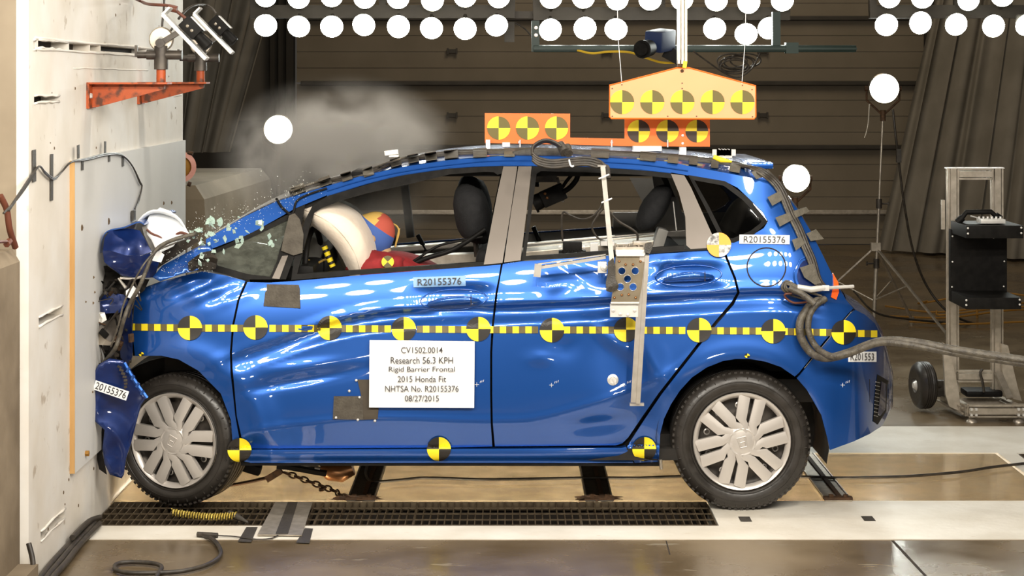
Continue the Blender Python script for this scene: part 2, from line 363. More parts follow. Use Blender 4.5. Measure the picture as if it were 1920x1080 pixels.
m.add([(WX-.035, 6.99, 4.2), (WX-.035, 6.99, -.02), (-6, 6.99, 4.2), (-6, 6.99, -.02)], [(1, 3, 2, 0)], 2)
m.add([(WX, 7.03, 4.2), (WX-.035, 6.99, 4.2), (-6, 6.99, 4.2), (-6, 10.35, 4.2), (WX, 10.35, 4.2)], [(0, 1, 2, 3, 4)]); m.add([(WX, 10.35, -.02), (WX, 10.35, 4.2), (-6, 10.35, 4.2), (-6, 10.35, -.02)], [(0, 1, 2, 3)])
wl = m.build('wall_left', [M['conc'], M['dark'], M['concf']], recalc=False); wl['kind'] = 'structure'
# raised plaster lips round the slots, filler seams
m = MB()
for a, b, c, d in holes[:2]+holes[6:]:
    for z in (c, d):
        pts = []
        k = max(3, int((b-a)/.05))
        for i in range(k+1): pts.append((WX+.001, a+(b-a)*i/k, z+random.uniform(-.003, .003)))
        m.tube(pts, [random.uniform(.003, .007) for _ in pts], 5)
m.tube([(WX+.001, 7.12+.12*i, 2.012+random.uniform(-.002, .002)) for i in range(27)], .005, 5)
m.tube([(WX+.001, 7.12+.12*i, 1.972+random.uniform(-.002, .002)) for i in range(27)], .005, 5)
m.tube([(WX, 7.75+.1*i, 1.905+random.uniform(-.002, .002)) for i in range(17)], .003, 5)
m.build('filler_ridge', M['conc'], wl, smooth=2)
for k in range(26):
    Y = random.uniform(7.1, 10.2); Z = random.choice([random.uniform(.1, .28), random.uniform(1.56, 2.4), random.uniform(1.56, 2.1)])
    m = MB(); r = random.uniform(.003, .008)
    m.lathe([(r, 0), (r*.8, .002), (0, .003)], (WX, Y, Z), (1, 0, 0), 7); m.build('chip', M['pock'], wl)
# board
m = MB(); BY0, BY1, BZ0, BZ1 = 7.69, 10.32, .281, 1.534
m.box((WX+.010, (BY0+BY1)/2, (BZ0+BZ1)/2), (.020, BY1-BY0, BZ1-BZ0))
bd = m.build('barrier_board', M['board']); tag(bd, 'thin white painted board fixed on the face of the crash barrier', 'board')
m = MB(); m.box((WX+.010, BY0-.003, (BZ0+BZ1)/2), (.0205, .004, BZ1-BZ0)); e = m.build('plywood_edge', M['ply'], bd); e['label'] = 'bare brown plywood edge of the board'
for px_, py_, r in ((195, 415, .016), (144, 427, .014), (299, 381, .010), (314, 380, .010), (235, 440, .005), (166, 520, .006), (168, 548, .005), (165, 568, .006), (151, 566, .004), (164, 735, .005), (210, 452, .004)):
    Y = -WX*F/(CX-px_); Z = H-(py_-CY)*Y/F
    m = MB(); m.lathe([(r, 0), (r*.9, .003), (r*.2, .006)], (WX+.02, Y, Z), (1, 0, 0), 7); m.build('dent_mark', M['pock'], bd)
Y = -WX*F/(CX-151); m = MB(); m.cyl((WX+.02, Y, H-(850-CY)*Y/F), (WX+.035, Y, H-(850-CY)*Y/F), .012, 6); m.build('bolt', M['ocable'], bd)
# low block left of the barrier
m = MB()
m.add([(-1.772, 6.2, 0), (-1.772, 6.95, 0), (-1.772, 6.95, 1.20), (-1.772, 6.2, 1.20), (-1.80, 6.2, 1.245), (-1.80, 6.95, 1.245), (-4, 6.2, 1.245), (-4, 6.95, 1.245), (-4, 6.2, 0), (-4, 6.95, 0)],
      [(0, 1, 2, 3), (3, 2, 5, 4), (4, 5, 7, 6), (0, 3, 4, 6, 8), (1, 9, 7, 5, 2), (8, 6, 7, 9), (0, 8, 9, 1)])
o = m.build('concrete_block', M['concb']); tag(o, 'low brown concrete block against the near end of the white barrier', 'concrete block')
m = MB(); fl(-1.775, -1.700, 5.5, 6.93, 0, .11, m); o = m.build('kerb', M['concb']); tag(o, 'low concrete kerb on the floor in front of the brown block', 'kerb')
m = MB(); m.tube(crv([(-1.765, 6.86, 1.26), (-1.77, 6.8, 1.33), (-1.775, 6.78, 1.40), (-1.79, 6.75, 1.45)], 5), .012, 8); m.tube([(-1.765, 6.60, 1.30), (-1.765, 6.74, 1.29)], .006, 6)
m.tube([(-1.765, 6.74, 1.28), (-1.765, 6.78, 1.288)], .012, 6)
o = m.build('red_cable_plug', M['rcable'], smooth=1); tag(o, 'dark red cable and plug at the left edge above the concrete block', 'cable')
# ---- far end of the hall
BWY = 21.6
def bx_(px, Y): return (px-CX)*Y/F
m = MB(); fl(-9, bx_(548, BWY), BWY+.1, BWY+.3, 0, 7, m); fl(bx_(1735, BWY), 14, BWY+.1, BWY+.3, 0, 7, m); fl(-9, 14, BWY+.1, BWY+.3, 5.3, 7, m)
wb = struct(m, 'wall_back', M['wall'])
m = MB(); fl(-9, bx_(515, BWY), BWY, BWY+.1, 0, 1.40, m); fl(bx_(1755, BWY), 14, BWY, BWY+.1, 0, 1.40, m); m.build('dark_dado', M['wallb'], wb)
dr = bpy.data.objects.new('door_1', None); link(dr, None, (bx_(1145, BWY), BWY, 0)); dr['kind'] = 'structure'
dx0, dx1 = bx_(556, BWY), bx_(1733, BWY)
zb_ = [0, .37, 1.10, 1.82, 2.55, 3.28, 4.01, 4.74]
for i in range(len(zb_)-1):
    m = MB(); h = zb_[i+1]-zb_[i]
    m.box(((dx0+dx1)/2, BWY+.05, (zb_[i]+zb_[i+1])/2), (dx1-dx0, .05, h-.02))
    for q in (.25, .5, .75): m.box(((dx0+dx1)/2, BWY+.022, zb_[i]+h*q), (dx1-dx0-.02, .010, .014))
    m.build('door_panel', M['door'], dr)
for i in range(1, 6):
    m = MB(); z = zb_[i]; m.box(((dx0+dx1)/2, BWY-.015, z), (dx1-dx0-.1, .05, .055), bev=.01); m.box(((dx0+dx1)/2, BWY-.045, z-.01), (dx1-dx0-.1, .03, .012))
    o = m.build('door_strut', M['doorrib'] if i > 1 else M['alud'], dr)
for z in (1.46, 2.18, 2.92):
    for px_ in (848, 1138, 1430):
        m = MB(); x = bx_(px_, BWY); m.box((x, BWY+.0, z), (.09, .05, .05), bev=.008); m.box((x-.05, BWY-.02, z), (.02, .03, .07)); m.box((x+.05, BWY-.02, z), (.02, .03, .07)); m.build('hinge', M['doorrib'], dr)
m = MB()
for s_, x in ((-1, dx0-.07), (1, dx1+.03)):
    m.box((x, BWY-.06, 2.6), (.06, .10, 5.2)); m.box((x+s_*.09, BWY-.02, 2.6), (.08, .05, 5.2)); m.box((x+s_*.20, BWY-.0, 2.6), (.05, .04, 5.2))
o = m.build('door_track', M['wallb'], dr)
m = MB()
for k in range(110): m.tube([(dx1+.38+.012*math.cos(a), BWY-.05, 1.42+k*.028+.014*math.sin(a)) for a in (0, PI/2, PI, 3*PI/2)], .003, 4, closed=True)
m.build('hoist_chain', M['rust'], dr, kind='stuff')
# curtains
def curtain(pts, z0, z1, name, label, top_lean=0, seed=0, amp=.09):
    random.seed(seed); m = MB(); P3 = crv([Vector((x, y, 0)) for x, y in pts], 40); n = len(P3); rows = 10; vs = []
    ph = [0]
    for i in range(1, n): ph.append(ph[-1]+random.uniform(.35, .75))
    for j in range(rows+1):
        t = j/rows
        for i, p in enumerate(P3):
            zz = (z0(i/(n-1)) if callable(z0) else z0); z = zz+(z1-zz)*t
            x = p.x+top_lean(i/(n-1), t) if top_lean else p.x
            vs.append((x+.03*math.sin(ph[i]*.7+t), p.y+amp*math.sin(ph[i])*(1-.4*t), z))
    m.add(vs, [(j*n+i, j*n+i+1, (j+1)*n+i+1, (j+1)*n+i) for j in range(rows) for i in range(n-1)])
    o = m.build(name, M['curtain'], smooth=3.14); return tag(o, label, 'curtain')
curtain([(-3.6, 16.0), (-2.9, 16.1), (-2.65, 16.3), (-2.40, 16.5)], lambda s: 1.24+.0*s, 5.2, 'curtain', 'grey pleated curtain hanging at the left behind the barrier end', top_lean=lambda s, t: .0+(1.15*t*s), seed=3, amp=.05)
curtain([(3.95, 20.6), (4.6, 20.2), (5.2, 19.6), (5.9, 18.6), (6.6, 18.0)], lambda s: .03, 5.6, 'curtain', 'tall pale grey curtain bunched at the right end of the roller door', top_lean=lambda s, t: 1.25*t*(1-s), seed=5, amp=.06)
# low concrete blocks behind the barrier
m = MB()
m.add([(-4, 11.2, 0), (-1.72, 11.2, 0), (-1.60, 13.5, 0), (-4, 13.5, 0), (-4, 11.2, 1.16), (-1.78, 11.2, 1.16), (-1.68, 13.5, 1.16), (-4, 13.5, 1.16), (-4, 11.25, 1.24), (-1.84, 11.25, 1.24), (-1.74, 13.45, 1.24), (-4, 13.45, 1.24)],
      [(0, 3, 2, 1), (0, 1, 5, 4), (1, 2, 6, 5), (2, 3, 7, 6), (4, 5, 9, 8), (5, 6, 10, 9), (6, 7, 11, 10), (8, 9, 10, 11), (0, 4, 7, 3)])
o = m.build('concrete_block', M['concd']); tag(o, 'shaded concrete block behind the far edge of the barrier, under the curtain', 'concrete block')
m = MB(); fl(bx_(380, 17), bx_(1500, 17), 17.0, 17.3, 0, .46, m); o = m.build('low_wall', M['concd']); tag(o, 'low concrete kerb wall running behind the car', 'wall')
# ================================================================ THE CAR (side surface as a depth function over x,z)
YB = 8.20; YM = 9.06
K = YB/F
def wx(px): return (px-CX)*K
def wz(py): return H-(py-CY)*K
def tabz(t): return [(wx(a), wz(b)) for a, b in t]
BELT = tabz([(380, 512), (460, 528), (550, 525), (700, 512), (905, 497), (985, 490), (1130, 480), (1290, 468), (1380, 460), (1480, 450), (1560, 470)])
CREASE = tabz([(380, 690), (440, 662), (530, 632), (620, 602), (700, 586), (790, 577), (925, 571), (1050, 566), (1150, 560), (1380, 546), (1480, 545), (1560, 560)])
LOWER = tabz([(380, 840), (460, 812), (560, 798), (690, 787), (925, 792), (1000, 788), (1080, 768), (1170, 738), (1250, 700), (1330, 640)])
def g2(X, Z, px, py, rx, rz, rot=0):
    dx, dz = X-wx(px), Z-wz(py); c, s = math.cos(rot), math.sin(rot)
    a = (dx*c+dz*s)/rx; b = (-dx*s+dz*c)/rz; return math.exp(-(a*a+b*b))
def off(X, Z, dents=True):
    u = Z-sitp(BELT, X); o = 0
    o += .085+.41*u+.04*u*u if u > 0 else .085*math.exp(u/.20)
    px = X/K+CX
    v = Z-sitp(CREASE, X)
    k = ss(430, 720, px)*(1-ss(1500, 1560, px))
    kk = .35+.65*k
    if px > 432 or True:
        o += kk*ss(400, 470, px)*.027*(ss(.004, -.032, v)-.85*ss(-.040, -.10, v))
        o -= kk*.004*ss(.05, 0, v)*ss(-.03, 0, v)
    w = sitp(LOWER, X)-Z
    fl_ = ss(430, 470, px)*(1-ss(1180, 1330, px))
    o += fl_*(.16*(w+math.sqrt(w*w+.0004))-.003*math.exp(-(w/.02)**2))
    # plan curvature
    if px < 440: o += .25*((440-px)*K)**2
    if px < 275: o += .8*((275-px)*K)**1.6
    if px > 1440: o += .55*((px-1440)*K)**2
    if px > 1585: o += 4.2*((px-1585)*K)**2
    if u > .0 and px > 1380: o += .25*((px-1380)*K)**1.5*ss(0, .16, u)
    if u < -.02 and px > 1500:          # rear bumper swells out again
        o -= .022*ss(1500, 1570, px)*ss(wz(560), wz(650), Z)
    # flares at the wheel arches
    for (cx, cy, R, s) in ((1391, 826, 165, 1), (325, 832, 168, 1)):
        r = math.hypot(px-cx, (Z-wz(cy))/K)*1.0
        o -= .012*math.exp(-((r-R)/26)**2)
    if dents:
        o += .023*math.exp(-(((X-wx(850))/.145)**4+((Z-wz(561))/.050)**4))
        o += .023*math.exp(-(((X-wx(1290))/.135)**4+((Z-wz(518))/.046)**4))
        o += .012*g2(X, Z, 1180, 700, .10, .16, .3)-.012*g2(X, Z, 1235, 700, .05, .20, .5)
        o += .010*g2(X, Z, 1120, 800, .12, .04, .1)-.010*g2(X, Z, 1150, 640, .10, .03, -.6)
        o += .008*g2(X, Z, 1060, 655, .07, .05, .2)-.006*g2(X, Z, 1015, 672, .06, .03)
        o += .007*g2(X, Z, 1080, 520, .10, .04, -.5)-.006*g2(X, Z, 1040, 540, .05, .03, .3)
        o += .012*g2(X, Z, 560, 715, .20, .022, .18)-.010*g2(X, Z, 560, 690, .20, .03, .15)
        o += .006*g2(X, Z, 1270, 480, .05, .03, .5)-.005*g2(X, Z, 1240, 505, .05, .02, .8)
        a = math.exp(-(((px-365)/75)**2+(((Z-wz(545))/K)/26)**2))
        o += a*.0042*math.sin((px*.50-(Z/K)*1.1)*.15)
        o += a*.0015*math.sin((px*.9+(Z/K)*.6)*.13)
        o += .02*g2(X, Z, 470, 850, .07, .05, .4)
    return o
def off_smooth(X, Z): return off(X, Z, False)
def surf(px, py, lift=0, fn=off):
    Y = YB+.03
    for _ in range(7):
        X = (px-CX)*Y/F; Z = H-(py-CY)*Y/F; Y = YB+fn(X, Z)-lift
    return Vector(((px-CX)*Y/F, Y, H-(py-CY)*Y/F))
def nrm(p, fn=off):
    e = .0025; dx = (fn(p.x+e, p.z)-fn(p.x-e, p.z))/(2*e); dz = (fn(p.x, p.z+e)-fn(p.x, p.z-e))/(2*e)
    return Vector((dx, -1, dz)).normalized()
def weld(o, d=1e-4):
    bm = bmesh.new(); bm.from_mesh(o.data); bmesh.ops.remove_doubles(bm, verts=bm.verts[:], dist=d); bmesh.ops.recalc_face_normals(bm, faces=bm.faces[:]); bm.to_mesh(o.data); bm.free()
def inpoly(x, y, poly):
    c = False; j = len(poly)-1
    for i in range(len(poly)):
        a, b = poly[i], poly[j]
        if (a[1] > y) != (b[1] > y) and x < (b[0]-a[0])*(y-a[1])/(b[1]-a[1])+a[0]: c = not c
        j = i
    return c
def resample(poly, step):
    out = []
    for i in range(len(poly)):
        a = poly[i]; b = poly[(i+1) % len(poly)]; L = math.hypot(b[0]-a[0], b[1]-a[1]); n = max(1, int(L/step))
        for k in range(n): out.append((a[0]+(b[0]-a[0])*k/n, a[1]+(b[1]-a[1])*k/n))
    return out
def cdt(poly, step):
    bd_ = resample(poly, step); n = len(bd_)
    x0, x1 = min(p[0] for p in bd_), max(p[0] for p in bd_); y0, y1 = min(p[1] for p in bd_), max(p[1] for p in bd_)
    cell = {}
    for p in bd_: cell.setdefault((int(p[0]//step), int(p[1]//step)), []).append(p)
    inn = []; j = 0; y = y0+step*.5
    while y < y1:
        x = x0+step*(.25 if j % 2 else .75)
        while x < x1:
            if inpoly(x, y, bd_):
                cx, cy = int(x//step), int(y//step); ok = True
                for a in (-1, 0, 1):
                    for b in (-1, 0, 1):
                        for q in cell.get((cx+a, cy+b), ()):
                            if (q[0]-x)**2+(q[1]-y)**2 < (step*.55)**2: ok = False
                if ok: inn.append((x, y))
            x += step
        y += step*.9; j += 1
    r = delaunay_2d_cdt([Vector(p) for p in bd_+inn], [], [list(range(n))], 1, 1e-4)
    return [(v.x, v.y) for v in r[0]], [tuple(f) for f in r[2]], bd_
def chaik(poly, it=1):
    for _ in range(it):
        out = []
        for i in range(len(poly)):
            a = poly[i]; b = poly[(i+1) % len(poly)]
            out += [(a[0]*.8+b[0]*.2, a[1]*.8+b[1]*.2), (a[0]*.2+b[0]*.8, a[1]*.2+b[1]*.8)]
        poly = out
    return poly
def panel(poly, name, m_, parent, step=7, lift=0, fn=off, th=.014, mirror=False, rnd=0, analytic=True):
    """a pressed panel: smooth outer skin over the side surface plus a returned edge"""
    if rnd: poly = chaik(poly, rnd)
    vs, fs, bd_ = cdt(poly, step); mb = MB()
    pts = [surf(x, y, lift, fn) for x, y in vs]; nn = [nrm(p, fn) for p in pts]
    out = []
    for f in fs:
        a, b, c = (pts[i] for i in f[:3])
        if (b-a).cross(c-a).y > 0: f = f[::-1]
        out.append(f)
    mb.add(pts, out)
    if th:
        r0 = [surf(x, y, lift, fn) for x, y in bd_]; n = len(r0)
        r1 = [p+Vector((0, th, 0)) for p in r0]
        cx = sum(p.x for p in r0)/n; cz = sum(p.z for p in r0)/n
        en = []
        for i in range(n):
            t = r0[(i+1) % n]-r0[i-1]; e = Vector((t.z, 0, -t.x)).normalized()
            a = sum(bd_[j][0]*bd_[(j+1) % n][1]-bd_[(j+1) % n][0]*bd_[j][1] for j in range(n)) if i == 0 else a
            if a > 0: e = -e
            en.append(e)
        b = len(mb.v); mb.add(r0+r1, [(i, (i+1) % n, (i+1) % n+n, i+n) for i in range(n)])
        nn += en+en
    if mirror:
        mb.v = [Vector((p.x, 2*YM-p.y, p.z)) for p in mb.v]; mb.f = [f[::-1] for f in mb.f]
        return mb.build(name, m_, parent, smooth=.9, recalc=False)
    return mb.build(name, m_, parent, smooth=3.14, recalc=False, normals=nn if analytic else None)
car = thing('hatchback_car', 'blue five-door hatchback with crushed nose against the white barrier', 'car', (wx(930), YM, 0))
FENDER = [(263, 543), (300, 529), (340, 518), (380, 509), (420, 516), (460, 527), (445, 563), (435, 610), (431, 660), (432, 700), (436, 733), (441, 780), (449, 825), (451, 842), (437, 840), (433, 788), (414, 738), (372, 695), (335, 674), (303, 667), (253, 667), (248, 620), (248, 557)]
FDOOR = [(464, 529), (505, 530), (550, 527), (700, 514), (905, 499), (939, 496), (935, 520), (929, 550), (922, 610), (919, 660), (919, 740), (920, 793), (923, 837), (850, 839), (488, 841), (457, 840), (453, 820), (444, 780), (440, 733), (436, 690), (435, 660), (439, 610), (449, 563)]
RDOOR = [(943, 495), (978, 490), (1130, 480), (1283, 469), (1340, 467), (1356, 474), (1376, 523), (1382, 548), (1371, 567), (1340, 603), (1311, 640), (1235, 737), (1205, 780), (1178, 820), (1167, 831), (1155, 835), (928, 837), (924, 793), (923, 740), (923, 660), (926, 610), (933, 550), (939, 515)]
QUARTER = [(1262, 304), (1290, 311), (1360, 324), (1425, 337), (1447, 340), (1468, 358), (1495, 392), (1518, 430), (1541, 475), (1563, 520), (1586, 562), (1600, 578), (1590, 588), (1545, 640), (1498, 699), (1490, 706), (1464, 688), (1435, 678), (1406, 673), (1380, 673), (1355, 677), (1325, 689), (1297, 708), (1275, 732), (1258, 758), (1245, 785), (1238, 813), (1235, 866), (1190, 868), (1176, 838), (1183, 826), (1209, 786), (1241, 739), (1316, 643), (1345, 607), (1376, 571), (1387, 549), (1380, 521), (1360, 472), (1348, 445), (1352, 455), (1373, 454), (1413, 439), (1432, 428), (1440, 415), (1430, 397), (1402, 370), (1383, 352), (1361, 341), (1297, 331), (1290, 329), (1262, 324)]
BUMPER = [(1593, 590), (1604, 581), (1622, 590), (1640, 606), (1652, 628), (1660, 665), (1667, 710), (1667, 770), (1655, 798), (1630, 814), (1600, 828), (1556, 844), (1551, 820), (1540, 778), (1513, 731), (1494, 709), (1501, 702), (1548, 643)]
RAIL = [(386, 449), (457, 407), (517, 378), (613, 349), (680, 329), (760, 312), (843, 300), (943, 292), (1100, 294), (1200, 299), (1262, 304), (1262, 324), (1200, 317), (1100, 311), (943, 309), (843, 314), (760, 326), (730, 332), (613, 366), (553, 391), (470, 438), (388, 470)]
SILL = [(441, 843), (455, 844), (925, 842), (1165, 840), (1174, 838), (1188, 868), (470, 868), (445, 862)]
def off_sill(X, Z):
    t = (Z-wz(868))/(wz(840)-wz(868)); return off(X, wz(838))+.004-.030*math.sqrt(max(0, 1-(2*t-1.35)**2/1.9))+.01
paint = M['paint']
fender = panel(FENDER, 'front_fender', paint, car, 6)
fdoor = panel(FDOOR, 'front_door', paint, car, 6)
rdoor = panel(RDOOR, 'rear_door', paint, car, 6)
off_q = lambda X, Z: min(off(X, Z), off_sill(X, Z)) if Z < wz(839) and X < wx(1240) else off(X, Z)
quarter = panel(QUARTER, 'quarter_panel', paint, car, 6, fn=off_q)
rbump = panel(BUMPER, 'rear_bumper', paint, car, 6)
rail = panel(RAIL, 'roof_rail', paint, car, 6)
sill = panel(SILL, 'sill', paint, car, 7, fn=off_sill, th=.05)
for poly, nm in ((FENDER, 'front_fender'), (FDOOR, 'front_door'), (RDOOR, 'rear_door'), (QUARTER, 'quarter_panel'), (BUMPER, 'rear_bumper'), (RAIL, 'roof_rail'), (SILL, 'sill')):
    panel(poly, nm, paint, car, 22, fn=off_smooth if nm != 'sill' else off_sill, mirror=True)
panel([(452, 866), (1236, 866), (1236, 874), (452, 873)], 'sill_underside', M['black'], car, 20, lift=-.02, fn=lambda X, Z: off(X, wz(838)), th=.03)
# inner faces of the doors and rails (both sides)
for mir in (False, True):
    for poly, nm in ((FDOOR, 'door_lining'), (RDOOR, 'door_lining'), (FENDER, 'inner_fender')):
        cx = sum(p[0] for p in poly)/len(poly); cy = sum(p[1] for p in poly)/len(poly)
        q = [(cx+(x-cx)*1.03, max(cy+(y-cy)*1.02, y)) for x, y in poly]
        panel(q, nm, M['greyp'] if mir else M['black'], car, 30, lift=-.05 if nm != 'inner_fender' else -.02, fn=off_smooth, th=0, mirror=mir, analytic=False)
    panel([(x, y+ (8 if i > 10 else 0)) for i, (x, y) in enumerate(RAIL)], 'headliner_rail', M['black'], car, 30, lift=-.025, fn=off_smooth, th=0, mirror=mir, analytic=False)
    panel([(1262, 320), (1300, 328), (1361, 336), (1405, 366), (1445, 414), (1415, 443), (1373, 460), (1340, 462)], 'quarter_glass', M['pane'], car, 18, lift=-.004, fn=off_smooth, th=0, mirror=mir, analytic=False)
def surfpatch(poly, name, m_, parent, lift=.004, step=14, th=.003, fn=off, rnd=0): return panel(poly, name, m_, parent, step, lift, fn, th, rnd=rnd)
# window frames, pillars, belt mouldings
blk = M['black']
surfpatch([(546, 525), (552, 480), (572, 412), (586, 386), (613, 368), (730, 334), (760, 328), (843, 316), (944, 311), (941, 325), (933, 328), (926, 323), (910, 322), (843, 327), (760, 347), (690, 362), (640, 376), (603, 390), (589, 399), (582, 420), (557, 514), (905, 491), (940, 488), (940, 494), (905, 498), (700, 513)], 'front_window_frame', blk, car, .006, 9, .03, off_smooth)
surfpatch([(987, 488), (978, 489), (985, 440), (998, 312), (1100, 313), (1200, 319), (1260, 325), (1264, 335), (1200, 328), (1100, 323), (1014, 321), (1006, 326), (1003, 350), (986, 481), (1130, 471), (1283, 460), (1283, 468), (1130, 479)], 'rear_window_frame', blk, car, .006, 9, .03, off_smooth)
def ringstrip(outer, inner, name, m_, parent, lift, n=60):
    def rs(poly):
        L = [0]
        for i in range(len(poly)): a, b = poly[i], poly[(i+1) % len(poly)]; L.append(L[-1]+math.hypot(b[0]-a[0], b[1]-a[1]))
        out = []
        for k in range(n):
            t = L[-1]*k/n; i = max(j for j in range(len(poly)) if L[j] <= t); a, b = poly[i], poly[(i+1) % len(poly)]; f = (t-L[i])/(L[i+1]-L[i]); out.append((a[0]+(b[0]-a[0])*f, a[1]+(b[1]-a[1])*f))
        return out
    o_, i_ = rs(outer), rs(inner); mb = MB(); mb.add([surf(x, y, lift, off_smooth) for x, y in o_]+[surf(x, y, lift-.004, off_smooth) for x, y in i_], [(k, (k+1) % n, (k+1) % n+n, k+n) for k in range(n)])
    return mb.build(name, m_, parent, smooth=3.1, recalc=False)
ringstrip([(1290, 328), (1361, 340), (1402, 370), (1440, 416), (1413, 440), (1373, 456), (1350, 446), (1320, 385)], [(1302, 338), (1357, 348), (1394, 376), (1429, 416), (1407, 433), (1371, 448), (1356, 440), (1330, 388)], 'quarter_glass_border', blk, car, .003)
surfpatch([(944, 312), (970, 312), (957, 400), (942, 493), (907, 496), (932, 366)], 'pillar_cover', M['satin'], car, .008, 10, .02, off_smooth)
surfpatch([(972, 312), (997, 312), (987, 400), (976, 488), (945, 492), (958, 400)], 'pillar_cover', M['satin'], car, .008, 10, .02, off_smooth)
surfpatch([(1258, 326), (1283, 329), (1296, 352), (1322, 410), (1346, 464), (1295, 467), (1287, 460), (1285, 407), (1273, 362)], 'pillar_cover', M['satin'], car, .008, 10, .02, off_smooth)
for mir_poly in (((944, 312), (997, 312), (976, 488), (907, 496)), ((1258, 326), (1283, 329), (1346, 464), (1290, 467))):
    panel(list(mir_poly), 'pillar_cover', M['greyp'], car, 30, fn=off_smooth, mirror=True)
surfpatch([(1150, 478), (1283, 467.5), (1347, 464), (1347, 468), (1283, 471), (1150, 481)], 'belt_moulding', M['black'], car, .009, 12, .01, off_smooth)
# front quarter light: crazed pane, pillar behind it, black rim
surfpatch([(392, 474), (470, 440), (545, 402), (538, 440), (524, 516), (500, 524), (463, 520), (405, 503)], 'front_quarter_pane', M['crack'], car, -.004, 14, .004, off_smooth)
surfpatch([(384, 478), (470, 437), (548, 398), (545, 410), (470, 446), (405, 474), (398, 482), (408, 498), (463, 514), (512, 520), (524, 470), (534, 440), (546, 412), (556, 400), (548, 470), (532, 524), (463, 524), (400, 509), (380, 502)], 'quarter_light_rim', blk, car, .003, 9, .01, off_smooth)
surfpatch([(552, 392), (572, 384), (556, 470), (536, 524), (505, 522), (515, 500), (528, 470), (540, 430)], 'front_pillar', blk, car, .004, 10, .02, off_smooth)
surfpatch([(529, 480), (540, 479), (524, 523), (510, 522)], 'pillar_strip', M['satin'], car, .008, 10, .008, off_smooth)
o = surfpatch([(542, 404), (552, 400), (562, 412), (569, 440), (567, 474), (550, 479), (527, 470), (533, 440)], 'mirror_cover', M['fabric'], car, .02, 8, .02, off_smooth); o['label'] = 'dark cloth tape over the mirror mount'
m = MB(); m.tube(crv([surf(x, y, .012, off_smooth) for x, y in ((518, 372), (528, 388), (545, 404), (558, 420), (566, 445), (568, 470))], 6), .006, 8); m.tube(crv([surf(x, y, .01, off_smooth) for x, y in ((613, 353), (575, 366), (556, 378), (550, 398), (540, 410))], 6), .005, 8)
m.build('rubber_seal', blk, car, smooth=1)
# fuel flap, taped patches
def ring_on(px, py, r, wd, name, m_, parent, lift=.002, fn=off, n=48, mb=None):
    mb = mb or MB(); vs = []
    for k in range(n):
        a = 2*PI*k/n
        for rr in (r-wd/2, r+wd/2): vs.append(surf(px+rr*math.cos(a), py+rr*math.sin(a), lift, fn))
    mb.add(vs, [(2*k, 2*k+1, (2*k+3) % (2*n), (2*k+2) % (2*n)) for k in range(n)]); return mb.build(name, m_, parent, smooth=3.1)
circ = lambda px, py, r, n=28: [(px+r*math.cos(2*PI*k/n), py+r*math.sin(2*PI*k/n)) for k in range(n)]
ff = surfpatch(circ(1437, 501, 34.5, 40), 'fuel_flap', paint, car, .0025, 6, .002)
ring_on(1437, 501, 36.3, 2.4, 'flap_gap', M['dark'], car, .0012)
for (px, py, rx) in ((851, 563, 46), (1291, 518, 44)):
    d_ = fdoor if px < 900 else rdoor
    m = MB(); pts = []; rr = []
    for k in range(13):
        t = k/12; x = px-rx+2*rx*t; y = py+2-6*t+ (5*(2*t-1)**2)
        pts.append(surf(x, y, .030*math.sin(PI*min(1, max(0, t)))**.5-.004, off_smooth)+Vector((0, -.004, 0))); rr.append(.0175*(.55+.45*math.sin(PI*t)))
    m.tube(pts, rr, 12); h = m.build('door_handle', paint, car, smooth=1.2)
    m = MB(); x = px+rx*.70; m.add([surf(x-.8, py-9, .036, off_smooth), surf(x+.8, py-9, .036, off_smooth), surf(x+.8, py+9, .036, off_smooth), surf(x-.8, py+9, .036, off_smooth)], [(0, 1, 2, 3)]); m.build('handle_gap', M['dark'], h)
    m = MB(); m.tube([surf(px+62*math.cos(a), py-1+19.5*math.sin(a)-3*math.cos(a), .0, off) for a in [2*PI*k/48 for k in range(48)]], .0035, 6, closed=True); m.build('handle_recess_rim', paint, car, smooth=1.5)
# targets: yellow and black quartered discs along the stripe
def target(px, py, r, parent, mats=None, fn=off, lift=.004, swap=False, squash=1, name='target_disc', nrings=4, cull=None):
    mb = MB(); n = 32
    for ir in range(nrings):
        r0, r1 = r*ir/nrings, r*(ir+1)/nrings
        for k in range(n):
            a0, a1 = 2*PI*k/n, 2*PI*(k+1)/n; mid = (a0+a1)/2
            if cull and cull(mid): continue
            q = int(mid//(PI/2)) % 2           # py grows downwards: quadrant 0 = lower right
            mi = 1-q if not swap else q
            pts = [(r0, a0), (r1, a0), (r1, a1), (r0, a1)] if ir else [(0, a0), (r1, a0), (r1, a1)]
            mb.add([surf(px+rr*math.cos(a)*squash, py+rr*math.sin(a), lift, fn) for rr, a in pts], [tuple(range(len(pts)))], mi)
    return mb.build(name, mats or [M['yellow'], M['ink']], parent, recalc=False)
TG = [(356, 615), (479, 614), (618, 615), (757, 617), (897, 617), (1035, 619), (1174, 618), (1311, 619), (1450, 621), (1582, 623)]
target(220, 612, 23, car, cull=lambda a: not (math.cos(a) > 0), lift=.006)
for t in TG: target(t[0], t[1], 23, car, lift=.006)
off_low = lambda X, Z: min(off(X, Z), off_sill(X, Z)) if Z < wz(840) else off(X, Z)
for t in ((449, 844), (823, 842), (1208, 842)): target(t[0], t[1], 22.5, car, fn=off_low, lift=.008, name='sill_target_disc', nrings=8)
M['peel'] = mat('peeling_orange_disc', (.88, .36, .03), rough=.5); M['grime'] = mat('silver_film', (.10, .095, .09), (.50, .49, .47), rough=.35, metal=.3, scale=60)
o = target(1348, 459, 23, car, mats=[M['peel'], M['grime']], lift=.016, fn=off_smooth, name='peeling_target_disc'); o['label'] = 'orange and silver quartered disc across the rear door gap'
